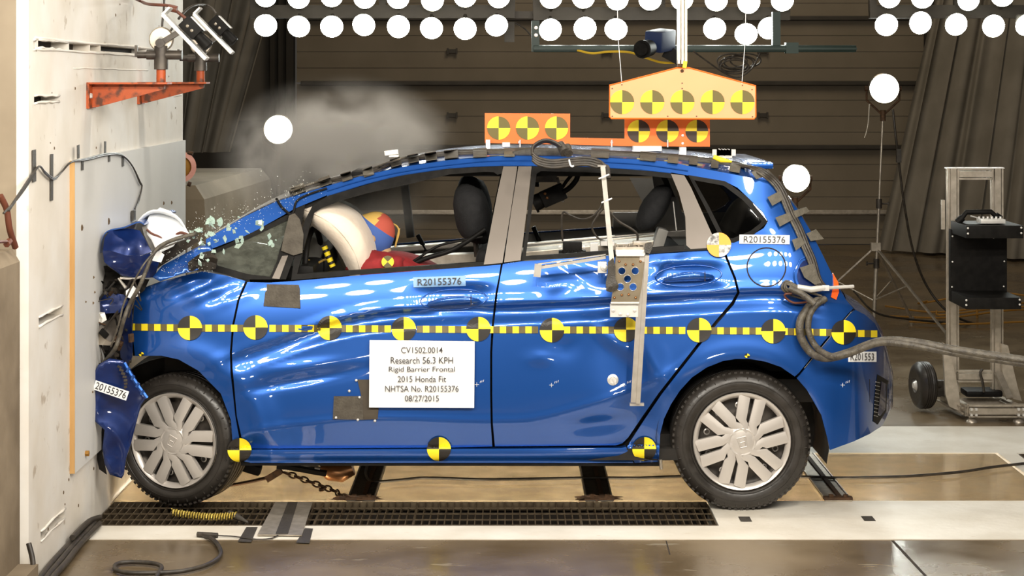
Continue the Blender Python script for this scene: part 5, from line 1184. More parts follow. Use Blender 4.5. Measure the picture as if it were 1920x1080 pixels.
# ---- cable leaving at the tail
tc_ = thing('tail_cable', 'thick taped cable bundle looping over the rear bumper and off to the right', 'cable', P(1600, 640, 8.0))
m = MB(); m.tube(crv([P(x, y, Y) for x, y, Y in ((1480, 540, 8.2), (1505, 552, 8.18), (1528, 570, 8.16))], 5), .014, 8)
m.tube(crv([surf(1545, 562, .02), surf(1528, 566, .03), surf(1513, 580, .03), surf(1500, 605, .03), surf(1503, 635, .035), surf(1522, 662, .04), P(1550, 671, 8.12), P(1590, 662, 8.10), P(1630, 646, 8.05), P(1665, 639, 8.0), P(1720, 643, 7.95), P(1800, 658, 7.9), P(1930, 677, 7.8)], 7), .018, 10)
m.tube(crv([surf(1548, 560, .03), surf(1530, 572, .05), surf(1518, 592, .04), surf(1516, 620, .04), surf(1530, 650, .05), P(1560, 668, 8.08), P(1600, 660, 8.05), P(1650, 643, 8.0), P(1700, 646, 7.95), P(1800, 664, 7.9), P(1930, 684, 7.8)], 7), .014, 10)
m.build('cable_bundle', M['cableg'], tc_, smooth=1)
m = MB()
for d in (0, 5, 9): m.tube(crv([surf(1530, 566, .03), surf(1505, 560-d, .03), surf(1480, 552-d, .02), surf(1466+d, 540, .02), surf(1474, 527+d*.6, .02), surf(1492, 535+d*.5, .03), surf(1512, 546, .03), surf(1540, 555, .03)], 7), .005, 8)
m.tube(crv([surf(1516, 566, .03), surf(1490, 568, .03), surf(1475, 560, .03), surf(1472, 552, .03), surf(1485, 550, .03)], 6), .005, 8, mi=1)
m.build('loose_loop', [M['cableg'], M['rcable']], tc_, smooth=1)
m = MB(); m.tube([surf(1550, 540, .05), P(1600, 537, 8.28)], .0075, 10); m.box(surf(1548, 540, .05), (.03, .02, .024), bev=.003); m.tube([surf(1495, 538, .04), surf(1520, 543, .05), surf(1545, 540, .05)], [.012, .014, .012], 8); m.build('tow_pin', M['bright'], tc_, smooth=1)
# nose cable from bonnet down
m = MB(); m.tube(crv([P(x, y, Y) for x, y, Y in ((370, 438, 8.15), (330, 448, 8.12), (300, 462, 8.06), (285, 480, 8.04), (275, 505, 8.03), (260, 540, 8.02), (243, 570, 8.04), (232, 600, 8.02), (224, 630, 8.05), (215, 655, 8.05), (195, 680, 8.15))], 7), .009, 8)
m.tube(crv([P(x, y, Y) for x, y, Y in ((330, 455, 8.12), (295, 470, 8.05), (270, 495, 8.0), (248, 535, 8.0), (232, 570, 8.0), (222, 610, 8.0), (208, 650, 8.03))], 7), .004, 6)
o = m.build('nose_cable', M['cableg'], smooth=1); tag(o, 'dark cables draped from the bonnet down the crushed nose', 'cable')
# broken glass
gs = ['sparse']
random.seed(11)
def shard_mesh(s, seed):
    random.seed(seed); n = random.randint(4, 6); mb = MB(); a = [2*PI*i/n+random.uniform(-.3, .3) for i in range(n)]; r = [s*random.uniform(.6, 1.1) for _ in range(n)]
    v = [(r[i]*math.cos(a[i]), 0, r[i]*math.sin(a[i])) for i in range(n)]
    mb.add([(x, 0, z) for x, y, z in v]+[(x, .004, z) for x, y, z in v], [tuple(range(n)), tuple(range(2*n-1, n-1, -1))]+[(i, i+n, (i+1) % n+n, (i+1) % n) for i in range(n)])
    return mb
protos = []
for k in range(6):
    me = bpy.data.meshes.new('glass_shard'); q = shard_mesh(.017, k); me.from_pydata([tuple(v) for v in q.v], [], q.f); me.materials.append(M['shard']); protos.append(me)
path = [(366, 442, 12), (385, 425, 12), (400, 415, 10), (425, 432, 16), (452, 412, 8), (478, 425, 14), (374, 468, 14), (400, 455, 18), (440, 452, 16), (500, 440, 20), (380, 485, 10)]
random.seed(21)
for k in range(58):
    c = random.choice(path); px, py = c[0]+random.uniform(-1, 1)*c[2]*1.1, c[1]+random.uniform(-1, 1)*c[2]; Y = random.uniform(8.05, 8.19); p = P(px, py, Y)
    o = bpy.data.objects.new('glass_shard', protos[k % 6]); C.objects.link(o); o.location = p; s = random.uniform(.5, 1.2); o.scale = (s*random.uniform(.5, 1.3), 1, s*random.uniform(.35, 1.1)); o.rotation_euler = (random.uniform(-.8, .8), random.uniform(-3, 3), random.uniform(-.8, .8))
    tag(o, 'pale green shard of windscreen glass flying over the front pillar', 'glass shard', 'glass shards at the windscreen base')
random.seed(33); m = MB()
for k in range(900):
    t = random.random(); t2 = t**1.4
    bx, by = 345+t*240, 462-t*105; px = bx+random.gauss(0, 14)-10*(1-t); py = by-abs(random.gauss(0, 22))+random.uniform(0, 18); Y = random.uniform(8.1, 8.7)
    if k % 6 == 0: px, py, Y = random.uniform(300, 400), random.uniform(468, 512), random.uniform(8.05, 8.15)
    p = P(px, py, Y); s = random.uniform(.0010, .0030); d = [Vector((random.uniform(-1, 1), random.uniform(-1, 1), random.uniform(-1, 1))).normalized()*s for _ in range(4)]
    m.add([p+x for x in d], [(0, 1, 2), (0, 2, 3), (0, 3, 1), (1, 3, 2)])
M['spray'] = mat('glass_grains', (.85, .88, .82), rough=.2, emis=None)
o = m.build('glass_spray', M['spray'], kind='stuff'); tag(o, 'fine spray of glass grains flying off the shattered windscreen', 'glass')
# under the car
m = MB(); m.tube(crv([P(x, y, 8.7) for x, y in ((610, 878), (630, 886), (655, 884), (672, 872))], 6), [.02]*6+[.045]*12+[.02], 12) if False else m.tube([P(600, 876, 8.7), P(618, 884, 8.7), P(640, 886, 8.7), P(662, 878, 8.7)], [.02, .042, .045, .03], 12)
m.build('exhaust_shield', M['copper'], car, smooth=1)
m = MB(); m.bar(P(540, 875, 8.6), P(612, 888, 8.6), .05, .018); m.bar(P(520, 873, 8.62), P(590, 879, 8.62), .05, .02); m.build('torn_underbody', M['well'], car)
m = MB(); m.box(P(465, 876, 8.5), (.12, .06, .04), Euler((0, .3, 0)), bev=.01); m.build('torn_underbody', M['well'], car)
m = MB(); m.tube([P(565, 872, 8.62), P(600, 880, 8.62)], .012, 8); m.build('exhaust_pipe', M['alud'], car, smooth=1)
ch = thing('tow_chain', 'rusty chain and strap on the pit cover under the car floor', 'chain', P(600, 925, 8.6))
m = MB(); m.tube(crv([P(418, 912, 8.62), P(460, 905, 8.65), P(500, 896, 8.68)], 5), .008, 6); m.bar(P(500, 899, 8.67), P(528, 882, 8.66), .02, .03); m.build('chain_strap', M['rust'], ch)
cp = crv([P(x, y, Y) for x, y, Y in ((532, 886, 8.66), (556, 894, 8.64), (585, 905, 8.62), (610, 914, 8.6), (630, 922, 8.57), (640, 930, 8.52), (662, 936, 8.49))], 5)
acc = []; L = 0; step = .030; q = cp[0]; acc.append(q)
for i in range(1, len(cp)):
    d = cp[i]-cp[i-1]
    while (cp[i]-acc[-1]).length > step: acc.append(acc[-1]+(cp[i]-acc[-1]).normalized()*step)
for i in range(len(acc)-1):
    t = (acc[i+1]-acc[i]).normalized(); s_ = t.cross(Vector((0, 1, 0))).normalized() if i % 2 else Vector((0, 1, 0)); c = (acc[i]+acc[i+1])/2
    m = MB(); m.tube([c+t*.020*math.cos(a)+s_*.012*math.sin(a) for a in [2*PI*k/12 for k in range(12)]], .0042, 5, closed=True); m.build('chain_link', M['rust'], ch, smooth=1)
for px in (575,): 
    m = MB(); m.lathe([(.001, 0), (.012, .004), (.012, .016), (.001, .02)], P(603, 922, 8.58), (0, 0, 1), 10); m.build('chain_hook', M['rust'], ch, smooth=1)
for x, y in ((670, 938), (1120, 938)):
    o = blob((bx_(x, 8.47), 8.475, .012), (.09, .02, .012), 'rust_heap', M['rust'], None, seed=x, amp=.8, fr=4); tag(o, 'dark rusty grit heap where the %s joint bar meets the grating' % ('left' if x < 900 else 'middle'), 'grit')
m = MB(); m.tube([P(1238, 862, 8.26), P(1240, 880, 8.26)], [.008, .006], 8); m.build('jacking_hook', M['alud'], car, smooth=1)
# smoke
sm = MB(); sm.box(P(655, 305, 9.0), (1.30, .9, .98)); so = sm.build('airbag_smoke', M['dark'], kind='stuff'); tag(so, 'pale smoke drifting up from the windscreen and bonnet', 'smoke')
so.data.materials.clear(); vm = bpy.data.materials.new('smoke'); vm.use_nodes = True; nt = vm.node_tree; nt.nodes.clear()
out = nt.nodes.new('ShaderNodeOutputMaterial'); vs_ = nt.nodes.new('ShaderNodeVolumePrincipled'); vs_.inputs['Color'].default_value = (.96, .91, .84, 1)
tc = nt.nodes.new('ShaderNodeTexCoord'); mp = nt.nodes.new('ShaderNodeMapping'); nt.links.new(tc.outputs['Object'], mp.inputs[0])
nz = nt.nodes.new('ShaderNodeTexNoise'); nz.inputs['Scale'].default_value = 3.4; nz.inputs['Detail'].default_value = 5; nz.inputs['Distortion'].default_value = .6; nt.links.new(mp.outputs[0], nz.inputs['Vector'])
mr = nt.nodes.new('ShaderNodeMapRange'); mr.inputs[1].default_value = .40; mr.inputs[2].default_value = .72; nt.links.new(nz.outputs[0], mr.inputs[0])
# fade towards the edges of the cloud
mp2 = nt.nodes.new('ShaderNodeMapping'); mp2.vector_type = 'POINT'; mp2.inputs['Location'].default_value = (.06, 0, -1.13); mp2.inputs['Scale'].default_value = (1.58, 2.2, 2.3); nt.links.new(tc.outputs['Object'], mp2.inputs[0])
gr = nt.nodes.new('ShaderNodeTexGradient'); gr.gradient_type = 'QUADRATIC_SPHERE'; nt.links.new(mp2.outputs[0], gr.inputs[0])
mu = nt.nodes.new('ShaderNodeMath'); mu.operation = 'MULTIPLY'; nt.links.new(mr.outputs[0], mu.inputs[0]); nt.links.new(gr.outputs['Fac'], mu.inputs[1])
mu2 = nt.nodes.new('ShaderNodeMath'); mu2.operation = 'MULTIPLY'; mu2.inputs[1].default_value = 58; nt.links.new(mu.outputs[0], mu2.inputs[0])
nt.links.new(mu2.outputs[0], vs_.inputs['Density']); nt.links.new(vs_.outputs[0], out.inputs['Volume']); so.data.materials.append(vm)
# ================================================================ BARRIER BRACKETS, CAMERAS, CABLES
def wy(px): return -WX*F/(CX-px)         # depth of a point lying on the barrier face
def wp(px, py, d=.0): Y = wy(px); p = P(px, py, Y); return Vector((WX+d, Y, p.z))
def bracket(px0, py_top, drop, Yb_, L, label):
    t = thing('camera_bracket', label, 'bracket', P(px0, py_top+drop, Yb_)); top = P(px0, py_top, Yb_); z1 = top.z; z0 = z1-drop*Yb_/F; x0 = WX
    m = MB(); m.box((x0+.006, Yb_, (z0+z1)/2), (.012, .13, z1-z0+.01)); m.build('wall_plate', M['orange_paint'], t)
    m = MB(); m.box((x0+L/2, Yb_, z1+.004), (L, .12, .008)); m.build('top_flange', M['orange_paint'], t)
    m = MB(); m.add([(x0+.01, Yb_, z1), (x0+L*.94, Yb_, z1), (x0+L*.94, Yb_, z1-.02), (x0+.03, Yb_, z0), (x0+.01, Yb_, z0)]+[(x0+.01, Yb_+.01, z1), (x0+L*.94, Yb_+.01, z1), (x0+L*.94, Yb_+.01, z1-.02), (x0+.03, Yb_+.01, z0), (x0+.01, Yb_+.01, z0)],
                    [(0, 4, 3, 2, 1), (5, 6, 7, 8, 9)]+[(i, (i+1) % 5, (i+1) % 5+5, i+5) for i in range(5)]); m.build('gusset', M['orange_paint'], t)
    m = MB(); m.cyl((x0+L-.035, Yb_, z1+.006), (x0+L-.035, Yb_, z1+.062), .020, 20); m.build('post', M['orange_paint'], t, smooth=.8)
    m = MB(); m.lathe([(.012, 0), (.010, .008), (.001, .009)], (x0+.012, Yb_-.04, (z0+z1)/2), (1, 0, 0), 6); m.build('bolt', M['bright'], t)
    return (x0+L-.035, Yb_, z1+.062)
b1 = bracket(166, 158, 43, wy(168), .335, 'nearer orange steel bracket on the barrier face')
b2 = bracket(263, 157, 36, wy(262), .325, 'farther orange steel bracket near the barrier edge')
def wallcam(base, label, mlabel, dx, dz, k=.55):
    b = Vector(base); t = thing('camera_mount', mlabel, 'mount', b); V = lambda x, y, z: b+Vector((x, y, z))*k
    m = MB(); m.cyl(V(0, 0, 0), V(0, 0, .08), .034*k*1.6, 16); m.cyl(V(0, 0, .06), V(0, 0, .18), .052*k, 18); m.cyl(V(-.11, 0, .11), V(.16, 0, .11), .036*k, 14); m.cyl(V(-.18, 0, .11), V(-.10, 0, .11), .026*k, 12); m.box(V(-.19, 0, .14), (.02*k, .03*k, .09*k)); m.build('clamp', M['steel'], t, smooth=.8)
    m = MB(); m.lathe([(.085*k, -.02*k), (.096*k, 0), (.085*k, .02*k), (.02*k, .022*k)], V(.0, .01, .23), (0, -1, 0), 28); m.build('tilt_disc', M['alud'], t, smooth=.8)
    m = MB(); m.bar(V(0, -.03, .20), V(.20, -.03, .32), .04*k, .04*k); m.cyl(V(0, -.0, .20), V(0, -.06, .20), .035*k, 14); m.build('tilt_arm', M['steel'], t, smooth=.7)
    c = b+Vector((dx, -.02, dz)); R_ = Euler((0, .80, 0)); ct_ = thing('high_speed_camera', label, 'camera', c+Vector((0, 0, -.06)))
    ax = R_.to_matrix() @ Vector((1, 0, 0)); up = R_.to_matrix() @ Vector((0, 0, 1))
    m = MB(); m.box(c-up*.042+ax*.0, (.26, .08, .016), R_, bev=.003); m.bar(c-up*.042-ax*.13, c+up*.0-ax*.13, .08, .008); m.build('base_plate', M['bright'], ct_)
    m = MB(); m.box(c+up*.004-ax*.01, (.085, .07, .062), R_, bev=.005); m.build('camera_body', M['black'], ct_, smooth=.5)
    m = MB(); m.tube([c+ax*.03, c+ax*.055, c+ax*.095], [.022, .024, .026], 18); m.tube([c+ax*.095, c+ax*.1], [.024, .02], 18); m.build('lens', M['black'], ct_, smooth=.8)
    m = MB(); m.box(c+up*.037+ax*.0, (.08, .06, .004), R_); m.build('lid', M['bright'], ct_)
    for q in (-.022, .004):
        m = MB(); m.lathe([(.007, 0), (.005, .003), (.001, .004)], c+ax*q+Vector((0, -.037, 0)), (0, -1, 0), 12); m.build('connector', M['alud'], ct_, smooth=1)
    return c, ax, up
c1, ax1, up1 = wallcam(b1, 'nearer tilted black camera on its pale plate, above the orange bracket', 'grey tilt clamp on the post of the nearer orange bracket', .135, .165)
c2, ax2, up2 = wallcam(b2, 'farther tilted black camera on its plate, outermost beyond the barrier edge', 'dark clamp on the post of the farther orange bracket', .095, .205)
m = MB(); m.tube(crv([wp(222, -8, .05), wp(245, 3, .05), P(280, 8, 8.3), P(318, 11, 8.2), P(330, 20, 8.2), P(350, 36, 8.2)], 6), .007, 8); m.tube([P(316, 14, 8.19), P(332, 18, 8.19)], .016, 10)
o = m.build('camera_cable', M['rcable'], smooth=1); tag(o, 'brown cable entering from the top to the nearer wall camera', 'cable')
m = MB(); m.tube(crv([P(308, -8, 8.3), P(307, 20, 8.3), P(304, 50, 8.3), P(308, 68, 8.3), P(318, 60, 8.3), P(328, 46, 8.3)], 6), .005, 8); m.tube(crv([P(335, 35, 8.4), P(348, 20, 8.5), P(365, 10, 8.6), P(385, 9, 8.8), P(398, 16, 8.8), P(405, 25, 8.8)], 6), .006, 8)
o = m.build('camera_cable', M['cable'], smooth=1); tag(o, 'black cables looping between the two wall cameras', 'cable')
# cable taped along the barrier
wc = thing('barrier_cable', 'black cable pair taped in loops along the barrier face', 'cable', wp(100, 330, .01))
m = MB()
for d in (0, 2.5):
    m.tube(crv([wp(8+d, 395, .012), wp(30+d, 362, .012), wp(52, 330+d, .012), wp(66, 312, .015), wp(78, 322+d, .012), wp(95, 334+d, .012), wp(110, 322, .012), wp(122, 304, .025), wp(150, 297+d, .03), wp(188, 288+d, .03), wp(215, 290+d*.5, .03), wp(235, 310, .03), wp(250, 340+d, .03), wp(254, 350, .03), wp(248, 375+d, .03), wp(241, 392, .03)], 7), .004, 6)
m.tube(crv([wp(0, 400, .012), wp(30, 368, .012), wp(60, 325, .012)], 6), .004, 6); m.build('cable', M['cable'], wc, smooth=1)
m = MB(); m.box(wp(238, 404, .03), (.012, .05, .045)); m.build('cable_end', M['tapeb'], wc)
for a, b, c, wd in ((62, 281, 341, .05), (95, 289, 376, .04), (136, 272, 297, .04), (144, 301, 319, .035), (187, 265, 287, .035), (195, 289, 303, .035), (221, 292, 312, .04)):
    m = MB(); p0 = wp(a, b, .023 if a > 130 else .004); p1 = wp(a, c, .023 if a > 130 else .004); m.box(((p0.x+p1.x)/2, p0.y, (p0.z+p1.z)/2), (.003, wd, abs(p0.z-p1.z)), Euler((random.uniform(-.06, .06), 0, 0))); m.build('tape_strip', M['tapeb'], wc)
# pink lamp ring behind the barrier edge
rg = thing('hose_reel_ring', 'round pinkish metal reel rim showing behind the barrier edge', 'reel', P(345, 340, 10.9))
m = MB(); c = P(338, 313, 10.9); m.lathe([(.088, -.02), (.088, .02), (.060, .02), (.060, -.02), (.088, -.02)], c, (.35, -1, 0), 30)
M['pink'] = mat('worn_pink_metal', (.46, .20, .15), (.55, .27, .21), rough=.4, metal=.3, scale=20); m.build('reel_rim', M['pink'], rg, smooth=.6)
m = MB(); m.lathe([(.062, .0), (.04, .02), (.001, .02)], c, (.35, -1, 0), 24); m.build('reel_core', M['ocable'], rg, smooth=.8)
m = MB(); m.tube([c+Vector((0, .02, 0)), (WX-.12, 10.6, c.z), (WX-.12, 10.34, c.z)], .02, 8); m.build('reel_arm', M['rust'], rg, smooth=1)
m = MB(); m.tube([P(352, 286, 10.9), P(362, 288, 10.9)], .012, 8); m.tube([P(352, 344, 10.9), P(358, 346, 10.9)], .014, 8); m.build('reel_lug', M['rust'], rg, smooth=1)
# floor cables and bits near the barrier
def fy(py): return F*H/(py-CY)
def fp(px, py, z=0): Y = F*(H-z)/(py-CY); return Vector(((px-CX)*Y/F, Y, z))
m = MB(); m.tube(crv([fp(x, y, .014) for x, y in ((372, 1001), (380, 1003), (400, 1012), (413, 1030), (410, 1045), (385, 1060), (340, 1071), (290, 1074), (240, 1074), (217, 1068), (218, 1058), (240, 1054), (285, 1056), (303, 1063), (295, 1078), (290, 1090))], 8), .0085, 8)
m.tube([fp(370, 1002, .014), fp(408, 1004, .014)], .011, 8); m.tube(crv([fp(408, 1004, .012), fp(440, 1006, .01), fp(480, 1011, .008), fp(510, 1009, .008), fp(527, 1000, .01)], 5), .003, 6)
o = m.build('floor_cable', M['cable'], smooth=1); tag(o, 'black cable coiled in a loop on the concrete at the lower left', 'cable')
m = MB()
for d in (0, .022, .044): m.tube(crv([(WX+.02+d, 7.95, .02), (WX+.018+d, 7.6, .02), (WX+.02+d*1.2, 7.3, .02), (WX+.03+d, 7.1, .02), (WX+.05+d, 6.9, .02)], 6), .012, 8)
m.tube(crv([(WX+.05, 8.02, .03), (WX+.03, 7.9, .04), (WX+.03, 7.6, .045)], 6), .012, 8)
o = m.build('barrier_foot_cable', M['cable'], smooth=1); tag(o, 'thick black cables lying along the foot of the barrier', 'cable')
m = MB(); m.tube(crv([(-1.74, 6.95, .18), (-1.72, 6.93, .12), (-1.71, 6.90, .05), (-1.66, 6.86, .015), (-1.55, 6.8, .012), (-1.35, 6.72, .012)], 6), .010, 8); o = m.build('corner_cable', M['cable'], smooth=1); tag(o, 'black cable coming out of the corner between kerb and barrier', 'cable')
sp = MB(); pts = []
for k in range(140): t = k/139; px = 322+122*t; py = 960+9*math.sin(t*2.4)-.0*t; a = k*1.15; p = fp(px, py, .03); pts.append(p+Vector((0, .014*math.sin(a), .014*math.cos(a))))
sp.tube(pts, .003, 5); M['brass'] = mat('yellow_coil', (.45, .33, .06), (.6, .46, .10), rough=.4, metal=.4, scale=30); o = sp.build('coiled_lead', M['brass'], smooth=1); tag(o, 'yellowish coiled lead lying on the grating under the front wheel', 'lead')
m = MB(); m.tube([fp(430, 963, .03), fp(446, 970, .025), fp(465, 980, .012)], [.014, .014, .004], 8); m.build('lead_plug', M['tapeb'], o, smooth=1)
# aluminium ramp plate over the grating, tape strips
rpz = thing('cover_plate', 'thin aluminium plate taped across the grating', 'plate', fp(525, 985, .005))
q = [fp(516, 941, .012), fp(586, 941, .012), fp(566, 1003, .012), fp(483, 1002, .012)]
m = MB(); m.add(q+[v-Vector((0, 0, .005)) for v in q], [(0, 1, 2, 3), (7, 6, 5, 4), (0, 4, 5, 1), (1, 5, 6, 2), (2, 6, 7, 3), (3, 7, 4, 0)]); m.build('sheet', M['alud'], rpz)
def ftape(pts, parent, mt='tapeb', z=.015, name='tape_strip'):
    q = [fp(x, y, z) for x, y in pts]; m = MB(); m.add(q+[v-Vector((0, 0, .0015)) for v in q], [(0, 1, 2, 3), (7, 6, 5, 4), (0, 4, 5, 1), (1, 5, 6, 2), (2, 6, 7, 3), (3, 7, 4, 0)]); return m.build(name, M[mt], parent)
ftape([(540, 941), (558, 941), (540, 1000), (517, 1000)], rpz)
o = ftape([(462, 988), (483, 988), (471, 1016), (446, 1015)], None, z=.0055); tag(o, 'dark tape strip on the white floor line left of the aluminium plate', 'tape')
o = ftape([(572, 990), (587, 991), (580, 1018), (555, 1017)], None, z=.0055); tag(o, 'dark tape strip on the white floor line right of the aluminium plate', 'tape')
# long thin cable over the covers
m = MB(); m.tube(crv([fp(x, y, .016) for x, y in ((690, 868), (686, 890), (700, 903), (760, 899), (800, 896), (900, 899), (1000, 898), (1100, 896), (1200, 896), (1300, 893), (1500, 894), (1580, 896), (1700, 893), (1800, 885), (1860, 876), (1930, 868))], 6), .007, 8)
o = m.build('floor_cable', M['cable'], smooth=1); tag(o, 'long black cable lying across the pit covers under the car', 'cable')
# ================================================================ LAMPS
def lamp_proto():
    o = MB(); o.lathe([(.0, .012), (.03, .010), (.055, .003), (.066, -.008), (.068, -.014)][::-1], (0, 0, 0), (0, -1, 0), 28); me = o
    return me
LR = .0775; LY = 13.0
def mesh_obj(mb, name, m_):
    o = mb.build(name, m_, smooth=.9, origin=(0, 0, 0)); return o
random.seed(17)
mb = MB(); mb.lathe([(LR*1.0, 0), (LR*.99, -.012), (LR*.7, -.07), (LR*.35, -.12), (LR*.3, -.15), (.001, -.15)], (0, 0, 0), (0, -1, 0), 28); refl = mb.build('flood_lamp', M['lamprim'], smooth=.9, origin=(0, 0, 0))
mb = MB(); mb.lathe([(LR*.985, -.003), (LR*.93, .012), (LR*.7, .024), (LR*.35, .030), (.001, .031)], (0, 0, 0), (0, -1, 0), 28); lens = mb.build('lamp_lens', M['lamp'], refl, smooth=.9, origin=(0, 0, 0))
R2 = [(498, 48), (560, 50), (622, 50), (682, 47), (747, 50), (809, 53), (872, 54), (931, 48), (1032, 56), (1097, 53), (1155, 55), (1340, 54), (1399, 64), (1442, 53), (1662, 47), (1726, 43), (1793, 46), (1863, 49), (1925, 47)]
R1 = [(498, -8), (560, -5), (622, -8), (684, -5), (746, -4), (811, 0), (872, -7), (935, -6), (1033, -5), (1094, -5), (1157, -2), (1219, -1), (1279, -2), (1343, 0), (1404, 4), (1467, 0), (1668, -6), (1730, -5), (1816, -1), (1880, -8)]
ordn = ['first', 'second', 'third', 'fourth', 'fifth', 'sixth', 'seventh', 'eighth', 'ninth', 'tenth', 'eleventh', 'twelfth', 'thirteenth', 'fourteenth', 'fifteenth', 'sixteenth', 'seventeenth', 'eighteenth', 'nineteenth', 'twentieth']
first = True
for row, nm in ((R2, 'lower'), (R1, 'upper')):
    for i, (px, py) in enumerate(row):
        if first: o, l = refl, lens; first = False
        else:
            o = refl.copy(); C.objects.link(o); l = lens.copy(); l.parent = o; C.objects.link(l)
        o.location = P(px, py, LY); o.rotation_euler = (random.uniform(.15, .45) if nm == 'lower' else random.uniform(.1, .35), 0, random.uniform(-.15, .15))
        l.location = (0, 0, 0)
        tag(o, 'glowing flood bulb, %s from the left in the %s row above the car' % (ordn[i], nm), 'flood lamp', 'flood lamp rows under the ceiling')
for i, (x0, x1, y) in enumerate(((470, 965, 22), (1000, 1480, 26), (1630, 1960, 22))):
    m = MB(); a, b = P(x0, y, LY+.22), P(x1, y, LY+.22); m.box((a+b)/2, (b.x-a.x, .06, .09)); 
    for (px, py) in R1+R2:
        if x0 < px < x1: q = P(px, py, LY+.14); m.tube([q, (q.x, LY+.22, a.z)], .018, 6)
    for px in (x0+6, (x0+x1)/2, x1-6): q = P(px, y, LY+.22); m.box((q.x, LY+.22, q.z+.9), (.05, .05, 1.8))
    o = m.build('lamp_beam', M['doorrib']); tag(o, 'dark beam carrying the %s group of flood bulbs' % ('left', 'middle', 'right')[i], 'beam')
# green beam, blue camera, cables behind
m = MB(); GY = 12.4; a, b = P(1000, 88, GY), P(1604, 96, GY); m.box(((a.x+b.x)/2, GY, a.z-.012), (b.x-a.x, .08, .045), bev=.01); m.box(((a.x+b.x)/2, GY-.05, a.z-.012), (b.x-a.x, .012, .012))
m.box(P(1004, 68, GY), (.05, .06, .20)); m.box(P(1455, 60, GY), (.05, .06, .26)); m.box(P(1484, 90, GY-.02), (.08, .08, .07)); o = m.build('crane_beam', M['green'], smooth=.5); tag(o, 'dark green horizontal beam behind the hanging orange board', 'beam')
m = MB()
for y in (52, 66): m.lathe([(.016, 0), (.012, .006), (0, .007)], P(1005, y, GY-.03), (0, -1, 0), 8)
m.build('beam_bolt', M['alu'], o)
m = MB(); m.box(P(955, 60, 13.3), (.07, .05, .14)); m.box(P(962, 28, 13.3), (.3, .05, .05)); o = m.build('beam_hanger', M['doorrib']); tag(o, 'dark hanger plate left of the green beam', 'hanger')
bc_ = thing('blue_camera', 'blue boxy camera with black lens under the green beam', 'camera', P(1235, 110, 12.2)); Rb = Euler((0, .0, -.5))
m = MB(); m.box(P(1238, 76, 12.25), (.125, .20, .135), Euler((.12, .1, -.55)), bev=.02); m.build('camera_body', M['camblue'], bc_, smooth=.6)
m = MB(); q = P(1217, 90, 12.08); m.tube([q, q+Vector((-.05, -.10, -.01))], [.052, .058], 20); m.tube([q+Vector((-.05, -.10, -.01)), q+Vector((-.055, -.108, -.01))], [.045, .04], 20); m.build('lens', M['black'], bc_, smooth=.8)
m = MB(); m.box(P(1262, 104, 12.3), (.12, .05, .08), Euler((0, .5, 0))); m.build('camera_arm', M['black'], bc_)
m = MB(); m.tube(crv([P(x, y, 12.35) for x, y in ((1082, 94), (1110, 100), (1140, 97), (1180, 98), (1210, 108), (1240, 117), (1272, 118))], 6), .008, 6); m.tube(crv([P(x, y, 13.3) for x, y in ((600, 28), (660, 31), (700, 30), (740, 24))], 6), .009, 6)
o = m.build('yellow_lead', M['ycable'], smooth=1); tag(o, 'yellow lead sagging under the green beam', 'cable')
m = MB(); random.seed(8)
for k in range(6): c = P(1385+random.uniform(-14, 14), 118+random.uniform(-8, 8), 12.3); m.tube([c+Vector((.09*math.cos(a)*(1+.2*k/6), .01*k, .045*math.sin(a))) for a in [2*PI*i/24 for i in range(24)]], .006, 6, closed=True)
m.tube(crv([P(x, y, 12.3) for x, y in ((1300, 96), (1330, 118), (1360, 138), (1385, 145), (1410, 128), (1425, 100))], 6), .006, 6)
o = m.build('cable_coil', M['cable'], smooth=1); tag(o, 'tangled black cable coil hanging below the green beam', 'cable')
m = MB(); m.tube(crv([P(x, y, 12.8) for x, y in ((965, 42), (985, 55), (1000, 72), (1012, 78))], 6), .006, 6); o = m.build('hanging_lead', M['cable'], smooth=1); tag(o, 'thin dark lead curving to the left end of the green beam', 'cable')
